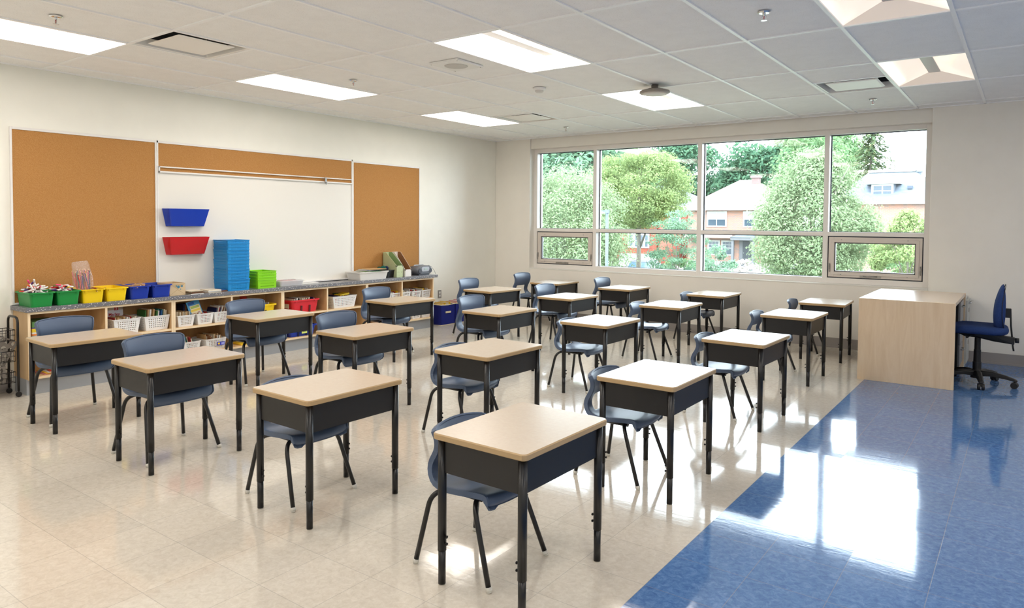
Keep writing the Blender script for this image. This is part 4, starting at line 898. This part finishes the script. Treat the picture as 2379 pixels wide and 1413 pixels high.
t = divided_bin(BLUEB, -3.885, ZL, 'blue plastic bin with a yellow-green note, lower shelf, third bookcase', .40, .118); fill(-3.885, .15, ZL + .01, .29, 16, (.115, .12, .125), ['cream', 'white', 'brown'], 'lower blue bin', 0)
t = thing('paper_note', 'yellow-green paper note stuck on the lower blue bin', 'note', (.2845, -3.870, ZL + .055)); m = MB(); m.box(0, .0015, -.036, .036, -.026, .026); m.obj('sheet', mat('note', (212, 226, 120), .7), t)
m = MB(); m.box(.0015, .0018, -.02, .02, -.008, -.004); m.box(.0015, .0018, -.024, .018, .004, .008); m.obj('writing', mat('note_ink', (150, 160, 84), .7), t)
m = MB(); m.box(.05, .29, -4.66, -4.42, ZL, ZL + .012); o = m.obj('folder', mat('folder_yellow', (236, 200, 40), .5)); tag(o, 'yellow folder lying on the lower shelf of the second bookcase', 'folder')
book('red', .006, .12, .17, (.15, -4.52, ZM + .06), (.15, 0, 0), 'red and white booklet poking up on the shelf left of the yellow bin', None)
wbasket(wwide, -3.283, ZM, 'wide white perforated basket under a yellow box, third bookcase'); fill(-3.30, .14, ZM + .01, .26, 10, (.11, .12, .13), ['brown', 'tan', 'red', 'navy'], 'wide white basket', 0, D=(.18, .2))
m = MB(); m.box(-.05, .05, -.075, .075, 0, .022); o = m.obj('game_box', [mat('gb', (236, 204, 30), .4)]); o.location = (.17, -3.24, ZM + .136); o.rotation_euler = (.1, 0, .1); tag(o, 'small yellow box lying on the wide white basket', 'box')
m = MB(); m.box(-.05, .05, -.06, .06, 0, .014); o = m.obj('game_box', [mat('gbg', (70, 120, 60), .4)]); o.location = (.10, -3.22, ZM + .142); tag(o, 'small green box lying behind the yellow box on the wide basket', 'box')
wbasket(wsm, -3.34, ZL, 'white perforated basket on the lower shelf of the third bookcase'); fill(-3.34, .15, ZL + .005, .13, 9, (.12, .13), ['yellow', 'cream', 'white'], 'lower basket of the third bookcase', 0, D=(.12, .16))
for y, z, me, lab, sh in ((-2.790, ZM, wslot, 'white slotted basket, upper shelf of the farthest bookcase, left end', 'leftmost upper slotted basket'), (-2.605, ZM, wslot, 'white slotted basket, upper shelf of the farthest bookcase, second from left', 'second upper slotted basket'), (-2.440, ZM - .0, wslot, 'white slotted basket just left of the divider in the farthest bookcase', 'slotted basket left of the divider'),
                      (-2.262, ZM, wslot, 'white slotted basket just right of the divider, upper shelf, farthest bookcase', 'upper slotted basket right of the divider'), (-2.062, ZM, wslot, 'white slotted basket, upper shelf of the farthest bookcase, second from the right end', 'upper slotted basket next to last'), (-1.875, ZM, wslot, 'white slotted basket at the right end of the upper shelf', 'slotted basket at the upper right end'),
                      (-2.262, ZL, wslot, 'white slotted basket, lower shelf of the farthest bookcase, right of the divider', 'lower slotted basket right of the divider'), (-2.062, ZL, wslot, 'white slotted basket, lower shelf of the farthest bookcase, in the middle', 'middle lower slotted basket'), (-1.875, ZL, wsm, 'white perforated basket at the right end of the lower shelf', 'basket at the lower right end')):
    wbasket(me, y, z, lab)
    if z > .3: fill(y, .15, z + .005, .125, 9, (.11, .118, .124), ['cream', 'tan', 'white', 'yellow', 'red', 'black'], sh, rnd.uniform(-.1, .1), D=(.12, .17))
    else: fill(y, .15, z + .005, .125, 5, (.085, .09), ['cream', 'white', 'navy'], sh, 0, D=(.12,))
for i in range(5): book('cream', .006, .14, .12, (.10, -2.33 + .008 * (i % 2), ZM + .115 + i * .0075), (-PI / 2, 0, .2 * i), 'cream paper pad stacked at the back of the top right compartment', 'cream pads stacked in the farthest bookcase')
# ------------------------------------------------------------------ outdoors beyond the window
GZ = -2.4
GRASS = tex('grass', (107, 112, 98), (119, 124, 108), 2, .9)
m = MB(); m.box(-160, 110, .6, 260, GZ - .2, GZ); o = m.obj('ground', GRASS); o['kind'] = 'structure'
m = MB(); m.box(-160, 110, 27, 36, GZ, GZ + .01); o = m.obj('street', tex('asphalt', (127, 127, 127), (139, 139, 138), 3, .9)); o['kind'] = 'structure'
def leafmat(name, c1, c2, c3):
    m = bpy.data.materials.new(name); m.use_nodes = True; n = NT(m); t_ = n.t
    g = n.n('ShaderNodeNewGeometry'); col = n.ramp(g.outputs['Random Per Island'], [(0, lin(c1)), (.5, lin(c2)), (1, lin(c3))])
    n.color(col); n.b.inputs['Roughness'].default_value = .8; n.b.inputs['Specular IOR Level'].default_value = .1
    tl = n.n('ShaderNodeBsdfTranslucent'); n.l(col, tl.inputs['Color']); mx = n.n('ShaderNodeMixShader'); mx.inputs[0].default_value = .5
    out = [x for x in t_.nodes if x.type == 'OUTPUT_MATERIAL'][0]; n.l(n.b.outputs[0], mx.inputs[1]); n.l(tl.outputs[0], mx.inputs[2]); n.l(mx.outputs[0], out.inputs[0])
    return m
LM = {'light': leafmat('leaf_light', (117, 134, 101), (129, 146, 112), (143, 157, 119)), 'mid': leafmat('leaf_mid', (91, 120, 84), (108, 136, 96), (126, 150, 103)), 'dark': leafmat('leaf_dark', (67, 100, 79), (81, 114, 88), (96, 126, 96)),
      'yellow': leafmat('leaf_yellow', (117, 134, 88), (129, 146, 98), (145, 158, 103)), 'pine': leafmat('needle', (93, 115, 88), (112, 129, 95), (139, 141, 101)), 'blue': leafmat('leaf_bluish', (95, 124, 100), (110, 139, 114), (124, 150, 120)), 'white': leafmat('bloom', (193, 188, 179), (203, 200, 193), (205, 193, 184))}
BARK = mat('bark', (101, 95, 86), .9)
def foliage(rn, cx, cy, cz, rx, ry, rz, nc, nl, ls, flat=.0, cr=.34, cone=0):
    vs, fs = [], []
    for c in range(nc):
        # clumps spread over the crown volume, denser toward its surface
        while True:
            a, b, d = rn.uniform(-1, 1), rn.uniform(-1, 1), rn.uniform(-1, 1); q = a * a + b * b + d * d
            if .12 < q < 1: break
        k = (q ** .5) ** -.45; a, b, d = a * k, b * k, d * k
        if cone: w_ = 1 - cone * max(0, d); a *= w_; b *= w_
        px, py, pz = cx + a * rx * .86, cy + b * ry * .86, cz + d * rz * .86
        R = cr * min(rx, rz) * rn.uniform(.65, 1.15)
        for l in range(nl):
            u, v, w = rn.gauss(0, 1), rn.gauss(0, 1), rn.gauss(0, 1); s = (u * u + v * v + w * w) ** .5 or 1; r = R * rn.uniform(.55, 1.05) / s
            p = Vector((px + u * r, py + v * r, pz + w * r * (.7 - flat)))
            nrm = Vector((u + rn.uniform(-.8, .8), v + rn.uniform(-.8, .8), w + rn.uniform(0, 1.2))).normalized()
            t1 = nrm.orthogonal().normalized(); t1 = (Matrix.Rotation(rn.uniform(0, 6.28), 3, nrm) @ t1); t2 = nrm.cross(t1); z = ls * rn.uniform(.7, 1.3); o = len(vs)
            vs += [tuple(p - t1 * z), tuple(p + t2 * z * .42 - t1 * z * .2), tuple(p + t1 * z), tuple(p - t2 * z * .42 - t1 * z * .2)]; fs.append((o, o + 1, o + 2, o + 3))
    return vs, fs
def tree(name, label, cat, cx, cy, cz, rx, ry, rz, nc, nl, ls, lm, trunk=.12, seed=1, group='trees and shrubs outside', **kw):
    rn = random.Random(seed); t = thing(name, label, cat, (cx, cy, GZ), 0, group)
    vs, fs = foliage(rn, 0, 0, cz - GZ, rx, ry, rz, nc, nl, ls, **kw)
    me = bpy.data.meshes.new('foliage'); me.from_pydata(vs, [], fs); me.materials.append(LM[lm]); inst('foliage', me, t)
    if trunk:
        m = MB(); m.tube([(0, 0, 0), (.02, 0, (cz - GZ) * .5), (-.02, .02, cz - GZ + rz * .5)], [trunk, trunk * .8, trunk * .25], 8)
        for k in range(7):
            a = k * 2.4; m.tube([(0, 0, (cz - GZ) * (.5 + .06 * k)), (math.cos(a) * rx * .35, math.sin(a) * ry * .35, cz - GZ + rz * (-.3 + .12 * k)), (math.cos(a) * rx * .7, math.sin(a) * ry * .7, cz - GZ + rz * (-.1 + .15 * k))], [trunk * .4, trunk * .25, trunk * .1], 6)
        m.obj('trunk', BARK, t)
    return t
tree('maple_tree', 'large pale green maple tree filling the leftmost window bay', 'tree', -7.0, 13.2, .95, 2.55, 2.0, 2.75, 180, 380, .050, 'light', .14, 11)
tree('maple_tree', 'dense green maple tree with fine leaves in front of the third window bay', 'tree', 1.50, 14, 1.45, 1.85, 1.6, 2.6, 180, 380, .048, 'light', .12, 12, cone=.55)
tree('locust_tree', 'feathery yellow-green locust tree in the second window bay', 'tree', -6.3, 18, 2.9, 2.35, 1.9, 1.85, 140, 320, .052, 'yellow', .12, 13, flat=.2)
tree('young_locust_tree', 'low feathery pale green young tree before the red brick house', 'tree', -3.35, 15, .55, 1.15, .9, 1.55, 60, 160, .045, 'blue', .05, 14, flat=.25)
tree('shade_tree', 'tall bluish green tree rising behind the leftmost maple', 'tree', -17.6, 31, 4.9, 4.2, 3, 5.0, 130, 110, .20, 'blue', .25, 15)
tree('shade_tree', 'dark green broad tree behind the roof of the red brick house', 'tree', -28.3, 75, 6.5, 5.4, 5, 6.0, 140, 110, .28, 'dark', .3, 16)
tree('shade_tree', 'dark green broad tree directly behind the brown-roofed house', 'tree', -18.4, 73, 5.6, 5.2, 4, 6.0, 140, 110, .28, 'dark', .3, 17)
tree('shade_tree', 'grey-green tree high above the locust tree in the second bay', 'tree', -29.5, 58, 7.0, 4.6, 4, 4.0, 110, 110, .28, 'mid', .3, 18)
tree('shade_tree', 'loose pale green tree between the brown roof and the conifer', 'tree', -10.2, 63, 6.3, 3.6, 3, 4.2, 100, 100, .22, 'mid', .22, 19)
tree('young_tree', 'bright yellow-green small tree at the right edge of the window', 'tree', 4.30, 12, .55, .85, .8, 1.45, 70, 200, .045, 'yellow', .05, 20)
tree('shade_tree', 'pale tree rising behind the conifer at the top of the right window bay', 'tree', 3.5, 75, 4.5, 3.0, 3, 3.2, 40, 60, .26, 'mid', .25, 27)
tree('shade_tree', 'pale green tree behind the locust tree in the second window bay', 'tree', -18.0, 38, 4.0, 3.0, 2.4, 3.6, 100, 120, .15, 'mid', .2, 26)
tree('shade_tree', 'broad mid-green tree filling the top of the third window bay', 'tree', -13.0, 76, 8.3, 6.0, 4, 4.6, 130, 110, .26, 'mid', .3, 28)
tree('shade_tree', 'mid-green tree at the far left behind the maple', 'tree', -23.5, 36, 4.4, 3.6, 3, 4.6, 110, 110, .17, 'mid', .25, 29)
tree('shrub', 'pale round shrub before the brown-roofed house', 'shrub', -7.3, 30, -.9, 1.15, .9, 1.3, 26, 60, .09, 'blue', .04, 21)
tree('shrub', 'low green hedge bush along the street before the red brick house', 'shrub', -10.6, 33, -1.5, 2.3, .8, .8, 36, 60, .09, 'mid', 0, 22)
tree('hydrangea', 'hydrangea bush with white blooms below the front door', 'shrub', -6.6, 34, -1.35, 1.5, .8, .75, 40, 50, .10, 'white', 0, 23)
tree('shrub', 'leafy green shrub at the foot of the dense maple', 'shrub', -1.0, 21, -1.2, 2.4, 1.0, .9, 40, 60, .09, 'mid', 0, 24)
tree('shrub', 'blue-green shrub behind the white picket fence', 'shrub', 2.6, 29, -.4, 1.8, 1.0, 1.5, 40, 60, .10, 'mid', .05, 25)
t = thing('conifer', 'tall sparse conifer rising behind the grey-roofed house', 'tree', (-4.5, 60, GZ), 0, 'trees and shrubs outside'); rn = random.Random(5); vs, fs = [], []
for k in range(36):
    z = 4.0 + k * .27; R = max(.5, 4.4 * (1 - k / 40)) 
    for q in range(6):
        a = q * PI / 3 + k * .7 + rn.uniform(-.3, .3); L = R * rn.uniform(.55, 1.15)
        for l in range(int(26 + 50 * L / 3)):
            s = rn.uniform(.12, 1); p = Vector((math.cos(a) * L * s + rn.uniform(-.1, .1), math.sin(a) * L * s + rn.uniform(-.1, .1), z - .28 * L * s * s + rn.uniform(-.16, .06)))
            t1 = Vector((math.cos(a), math.sin(a), rn.uniform(-.9, .1))).normalized(); t2 = Vector((-t1.y, t1.x, rn.uniform(-.5, .5))).normalized(); w = .17; o = len(vs)
            vs += [tuple(p - t1 * w), tuple(p + t2 * w * .4), tuple(p + t1 * w), tuple(p - t2 * w * .4)]; fs.append((o, o + 1, o + 2, o + 3))
me = bpy.data.meshes.new('foliage'); me.from_pydata(vs, [], fs); me.materials.append(LM['pine']); inst('foliage', me, t)
m = MB(); m.tube([(0, 0, 0), (0, 0, 13.6)], [.3, .03], 8); m.obj('trunk', BARK, t)

def brickmat(name, c1, c2, mo):
    m = mat(name, c1, .85, spec=.2); n = NT(m); v = n.coord((1, 1, 1)); sp = n.n('ShaderNodeSeparateXYZ'); n.l(v, sp.inputs[0]); cb = n.n('ShaderNodeCombineXYZ'); n.l(n.math('ADD', sp.outputs[0], sp.outputs[1]), cb.inputs[0]); n.l(sp.outputs[2], cb.inputs[1])
    b = n.n('ShaderNodeTexBrick'); n.l(cb.outputs[0], b.inputs['Vector']); b.inputs['Color1'].default_value = (*lin(c1), 1); b.inputs['Color2'].default_value = (*lin(c2), 1); b.inputs['Mortar'].default_value = (*lin(mo), 1); b.inputs['Scale'].default_value = 1
    b.inputs['Brick Width'].default_value = .25; b.inputs['Row Height'].default_value = .085; b.inputs['Mortar Size'].default_value = .006; b.inputs['Bias'].default_value = -.1
    n.color(b.outputs['Color']); return m
BR1 = brickmat('brick_orange', (158, 112, 95), (119, 105, 101), (150, 136, 124)); BR2 = brickmat('brick_red', (141, 70, 55), (127, 58, 46), (127, 93, 81)); REDW = mat('red_stucco', (162, 88, 74), .85)
def shingle(name, c1, c2):
    m = mat(name, c1, .9, spec=.1); n = NT(m); v = n.coord((1, .2, 3)); n.color(n.ramp(n.noise(v, 2.6, 4, .8), [(.35, lin(c1)), (.65, lin(c2))])); return m
RF1 = shingle('shingle_brown', (127, 110, 103), (141, 124, 117)); RF3 = shingle('shingle_grey', (89, 96, 105), (105, 112, 120)); WTRIM = mat('white_trim', (176, 176, 172), .6); GTRIM = mat('grey_trim', (100, 100, 103), .6); PANE = mat('dark_pane', (58, 70, 81), .15); BLIND = mat('blind', (150, 155, 157), .7); CONC = mat('foundation', (136, 134, 129), .9); DOORM = mat('front_door', (52, 57, 62), .5)
def hip(m, x0, x1, y0, y1, z0, z1, rx0, rx1, ry, mi=0, th=.18):
    m.add([(x0, y0, z0), (x1, y0, z0), (x1, y1, z0), (x0, y1, z0), (rx0, ry, z1), (rx1, ry, z1)], [(0, 1, 5, 4), (1, 2, 5), (2, 3, 4, 5), (3, 0, 4), (0, 3, 2, 1)], mi)
def hwin(par, x0, x1, y, z0, z1, cols=1, rows=1, blind=True, split=True):
    m = MB(); f = .09; m.box(x0 - f, x1 + f, y - .06, y, z0 - f, z1 + f); 
    wo = m.obj('window', WTRIM, par); n_ = cols; w = (x1 - x0) / n_
    for i in range(n_):
        a, b = x0 + i * w + .04, x0 + (i + 1) * w - .04; zm = (z0 + z1) / 2
        k = MB(); k.box(a, b, y - .075, y - .06, z0 + .03, zm - .03); k.box(a, b, y - .075, y - .06, zm + .03, z1 - .03, 1 if blind else 0); p = k.obj('pane', [PANE, BLIND], wo)
        if rows > 1:
            k = MB()
            for q in range(1, 3): k.box(a + (b - a) * q / 3 - .012, a + (b - a) * q / 3 + .012, y - .09, y - .075, zm, z1 - .03)
            k.box(a, b, y - .09, y - .075, zm + (z1 - zm) * .5 - .012, zm + (z1 - zm) * .5 + .012); k.obj('muntin', WTRIM, wo)
# brown-roofed brick house
h1 = thing('house', 'orange brick house with a pale brown hip roof and a dark front door', 'house', (-13.4, 50, GZ), 0, 'houses across the street'); O = (-13.4, 50, GZ)
def wb(par, name, mt, bxs, **kw):
    m = MB()
    for b in bxs: m.box(b[0] - O[0], b[1] - O[0], b[2] - O[1], b[3] - O[1], b[4] - O[2], b[5] - O[2])
    return m.obj(name, mt, par, **kw)
wb(h1, 'wall', BR1, [(-17.2, -9.6, 50, 58, GZ, 2.65)]); wb(h1, 'foundation', CONC, [(-17.25, -9.55, 49.95, 58, GZ, -1.75)]); wb(h1, 'eave', WTRIM, [(-17.65, -9.15, 49.55, 58.4, 2.58, 2.76)])
m = MB(); hip(m, -4.25, 4.25, -.45, 8.4, 2.76 - GZ, 5.35 - GZ, -.65, .65, 4.0); m.obj('roof', RF1, h1)
wb(h1, 'chimney', mat('chimney_brick', (119, 98, 95), .9), [(-12.75, -12.15, 53.2, 53.8, 4.2, 5.45), (-12.85, -12.05, 53.1, 53.9, 5.45, 5.65)])
wb(h1, 'roof_vent', WTRIM, [(-13.3, -12.95, 52.6, 52.9, 4.35, 4.6)])
def off(v): return [v[0] - O[0], v[1] - O[0]]
hwin(h1, -15.4 - O[0], -13.85 - O[0], 0, 1.25 - GZ, 2.42 - GZ, 2); hwin(h1, -12.3 - O[0], -11.45 - O[0], 0, 1.25 - GZ, 2.42 - GZ, 1)
hwin(h1, -15.3 - O[0], -14.4 - O[0], 0, -1.15 - GZ, -.05 - GZ, 1, 2, False); hwin(h1, -14.1 - O[0], -13.2 - O[0], 0, -1.15 - GZ, -.05 - GZ, 1, 2, False)
m = MB(); m.add([(-3.9, -1.0, .30 - GZ), (.3, -1.0, .30 - GZ), (.3, 0, .72 - GZ), (-3.9, 0, .72 - GZ), (-3.9, -1.0, .24 - GZ), (.3, -1.0, .24 - GZ), (.3, 0, .24 - GZ), (-3.9, 0, .24 - GZ)], [(0, 1, 2, 3), (4, 7, 6, 5), (0, 4, 5, 1), (1, 5, 6, 2), (0, 3, 7, 4)]); m.obj('porch_roof', RF1, h1)
wb(h1, 'porch_canopy', GTRIM, [(-13.1, -11.1, 49.0, 50, .10, .34)]); m = MB(); hip(m, .25, 2.35, -1.05, .3, .34 - GZ, .66 - GZ, 1.0, 1.6, -.2); m.obj('canopy_roof', RF3, h1)
for x in (-12.95, -11.25): wb(h1, 'porch_column', GTRIM, [(x - .1, x + .1, 49.1, 49.3, GZ, .1)])
wb(h1, 'door_surround', GTRIM, [(-12.65, -11.45, 49.94, 50, GZ, .1)]); dd = wb(h1, 'door', DOORM, [(-12.35, -11.6, 49.9, 49.95, -1.9, .02)]); wb(dd, 'door_handle', STEEL, [(-12.28, -12.24, 49.85, 49.9, -1.0, -.94)])
# red brick house
O = (-19, 48, GZ); h2 = thing('house', 'red brick house with a grey roof and pink bay, half hidden by trees', 'house', (-23.54, 58.0, -3.07), 0, 'houses across the street'); h2.scale = (1.176,) * 3
wb(h2, 'wall', BR2, [(-24.5, -16.5, 48, 56, GZ, 2.75)]); wb(h2, 'eave', WTRIM, [(-24.9, -16.1, 47.6, 56.4, 2.72, 2.92)]); m = MB(); hip(m, -5.9, 2.9, -.4, 8.4, 2.92 - GZ, 4.9 - GZ, -2.6, -.6, 4); m.obj('roof', RF3, h2)
wb(h2, 'front_wing', BR2, [(-20.6, -17.4, 44, 48, -1.05, 1.45)]); wb(h2, 'foundation', CONC, [(-20.7, -17.4, 43.95, 48, GZ, -1.05)]); wb(h2, 'wing_eave', WTRIM, [(-20.8, -17.2, 43.7, 48, 1.45, 1.62)])
m = MB(); m.loft([[(2.3 + 1.0 * math.cos(a), -3.2 + .8 * math.sin(a), z - GZ) for a in [q * PI / 12 for q in range(24)]] for z in (GZ, 1.5)], 0, True, True, True); m.obj('bay', REDW, h2)
hwin(h2, -19.85 - O[0], -19.45 - O[0], -4, -.5 - GZ, .5 - GZ, 1, 1, False); hwin(h2, -19.3 - O[0], -18.55 - O[0], -4, -.5 - GZ, .5 - GZ, 1, 1, False); hwin(h2, -18.4 - O[0], -18.1 - O[0], -4, -.5 - GZ, .5 - GZ, 1, 1, False); hwin(h2, -17.9 - O[0], -17.1 - O[0], 0, 1.5 - GZ, 2.4 - GZ, 1, 1, True)
# grey-roofed house with dormer
O = (-.9, 46, GZ); h3 = thing('house', 'house with a blue-grey shingle roof and white dormer window', 'house', O, 0, 'houses across the street')
wb(h3, 'wall', BR1, [(-4.6, 2.9, 46, 54, GZ, 2.95)]); wb(h3, 'eave', WTRIM, [(-5.0, 3.3, 45.6, 54.4, 2.88, 3.05)])
m = MB(); m.loft([[(-4.1, -.4, 3.05 - GZ), (4.2, -.4, 3.05 - GZ), (4.2, 8.4, 3.05 - GZ), (-4.1, 8.4, 3.05 - GZ)], [(-1.75, 2.4, 5.25 - GZ), (1.15, 2.4, 5.25 - GZ), (1.15, 6, 5.25 - GZ), (-1.75, 6, 5.25 - GZ)]]); m.obj('roof', RF3, h3)
wb(h3, 'ridge_flashing', WTRIM, [(-2.75, .35, 48.3, 52.1, 5.25, 5.42)])
wb(h3, 'dormer', RF3, [(-2.25, -.75, 46.4, 49.5, 3.1, 4.32)]); wb(h3, 'dormer_eave', WTRIM, [(-2.6, -.4, 46.1, 49.5, 4.30, 4.39)]); m = MB(); hip(m, -1.7, .5, .1, 4.2, 4.39 - GZ, 5.12 - GZ, -.7, -.4, 2.2); m.obj('dormer_roof', RF3, h3); hwin(h3, -2.1 - O[0], -.9 - O[0], .4, 3.45 - GZ, 4.2 - GZ, 2, 1, False)
wb(h3, 'chimney', mat('flue', (96, 104, 116), .7), [(.38, .62, 48.4, 48.7, 4.3, 5.2), (.28, .72, 48.3, 48.8, 5.2, 5.3)]); wb(h3, 'roof_vent', mat('vent_dark', (70, 78, 90), .7), [(.0, .32, 46.6, 46.9, 3.95, 4.15)])
# lamp post
t = thing('lamp_post', 'dark grey street lamp post at the left of the second window bay', 'street lamp', (-2.90, 9, GZ)); LPM = mat('lamp_post', (70, 81, 88), .5)
m = MB(); m.tube([(0, 0, 0), (0, 0, 4.16)], .045, 10); m.obj('pole', LPM, t); m = MB(); m.box(-.05, .05, -.05, .05, 4.12, 4.22); m.box(-.38, -.05, -.03, .03, 4.15, 4.20); m.obj('lamp_arm', LPM, t); m = MB(); m.box(-.38, -.12, -.06, .06, 4.11, 4.16); m.obj('lamp_head', mat('lamp_head', (180, 186, 190), .4), t)
# parked car
t = thing('car', 'silver car with a dark roof parked below the second window bay', 'car', (-11.6, 29.5, GZ), math.radians(12), None); CARM = mat('car_silver', (150, 154, 160), .3, metal=.3)
m = MB(); w = .85
prof = [(-2.1, .35), (-2.15, .75), (-1.95, .98), (-1.55, 1.08), (-1.15, 1.45), (-.3, 1.60), (.6, 1.52), (1.3, 1.10), (2.05, .92), (2.2, .6), (2.15, .35)]
m.loft([[(y_ * 1.0, -x * 1.0 * 1., z) for x, z in [(a * .985, b * .98) for a, b in prof]] for y_ in (-w,)] + [[(q * w, -a, b) for a, b in prof] for q in (-.92, -.5, .5, .92)] + [[(w, -a * .985, b * .98) for a, b in prof]], 0, True, True, False); m.obj('body', CARM, t, bevel=.03)
m = MB(); m.box(-.66, .66, -.55, 1.10, 1.50, 1.615); m.obj('roof_panel', mat('car_roof', (70, 74, 82), .3), t, bevel=.04)
m = MB(); m.add([(-.68, 1.56, 1.10), (.68, 1.56, 1.10), (.60, 1.17, 1.46), (-.60, 1.17, 1.46)], [(0, 1, 2, 3)]); m.add([(-.68, -1.36, 1.10), (-.60, -.62, 1.54), (.60, -.62, 1.54), (.68, -1.36, 1.10)], [(0, 1, 2, 3)])
for s in (-1, 1): m.add([(s * .862, 1.35, 1.10), (s * .862, -1.15, 1.10), (s * .80, -.5, 1.48), (s * .80, 1.05, 1.42)], [(0, 1, 2, 3)])
m.obj('glass', mat('car_glass', (58, 76, 88), .1), t, solid=.01)
for sx in (-1, 1):
    for yy in (-1.35, 1.35): m = MB(); m.cyl((sx * .74, yy, .33), (sx * .88, yy, .33), .33, n=20); m.obj('wheel', BLKPL, t)
    m = MB(); m.box(sx * .55, sx * .82, -2.2, -2.1, .72, .86); m.obj('tail_light', REDP, t, bevel=.01)
# picket fence
t = thing('picket_fence', 'white picket fence seen through the lower right sash', 'fence', (1.9, 26, GZ))
m = MB()
for i in range(16): m.loft([[(-1.6 + i * .2 + a, 0 + b, z) for a, b in ((-.05, -.012), (.05, -.012), (.05, .012), (-.05, .012))] for z in (0, 1.75)] + [[(-1.6 + i * .2 + a, b, 1.84) for a, b in ((-.008, -.012), (.008, -.012), (.008, .012), (-.008, .012))]])
m.obj('pickets', WTRIM, t); m = MB(); m.box(-1.7, 1.6, .012, .05, .5, .6); m.box(-1.7, 1.6, .012, .05, 1.4, 1.5); m.obj('rail', WTRIM, t)
# ------------------------------------------------------------------ light and render settings
w = bpy.data.worlds.new('sky'); S.world = w; w.use_nodes = True
bg = w.node_tree.nodes['Background']; bg.inputs[0].default_value = (.79, .89, 1.0, 1); bg.inputs[1].default_value = 12.5
S.view_settings.view_transform = 'Standard'; S.view_settings.look = 'None'; S.view_settings.gamma = 1; S.view_settings.exposure = .16
S.view_settings.use_curve_mapping = False
S.cycles.max_bounces = 8; S.cycles.diffuse_bounces = 4; S.cycles.glossy_bounces = 4; S.cycles.transparent_max_bounces = 12; S.cycles.transmission_bounces = 4
S.cycles.sample_clamp_indirect = 8; S.cycles.use_denoising = True; S.cycles.use_adaptive_sampling = True; S.cycles.adaptive_threshold = .05; S.cycles.use_light_tree = False; S.cycles.caustics_reflective = False; S.cycles.caustics_refractive = False
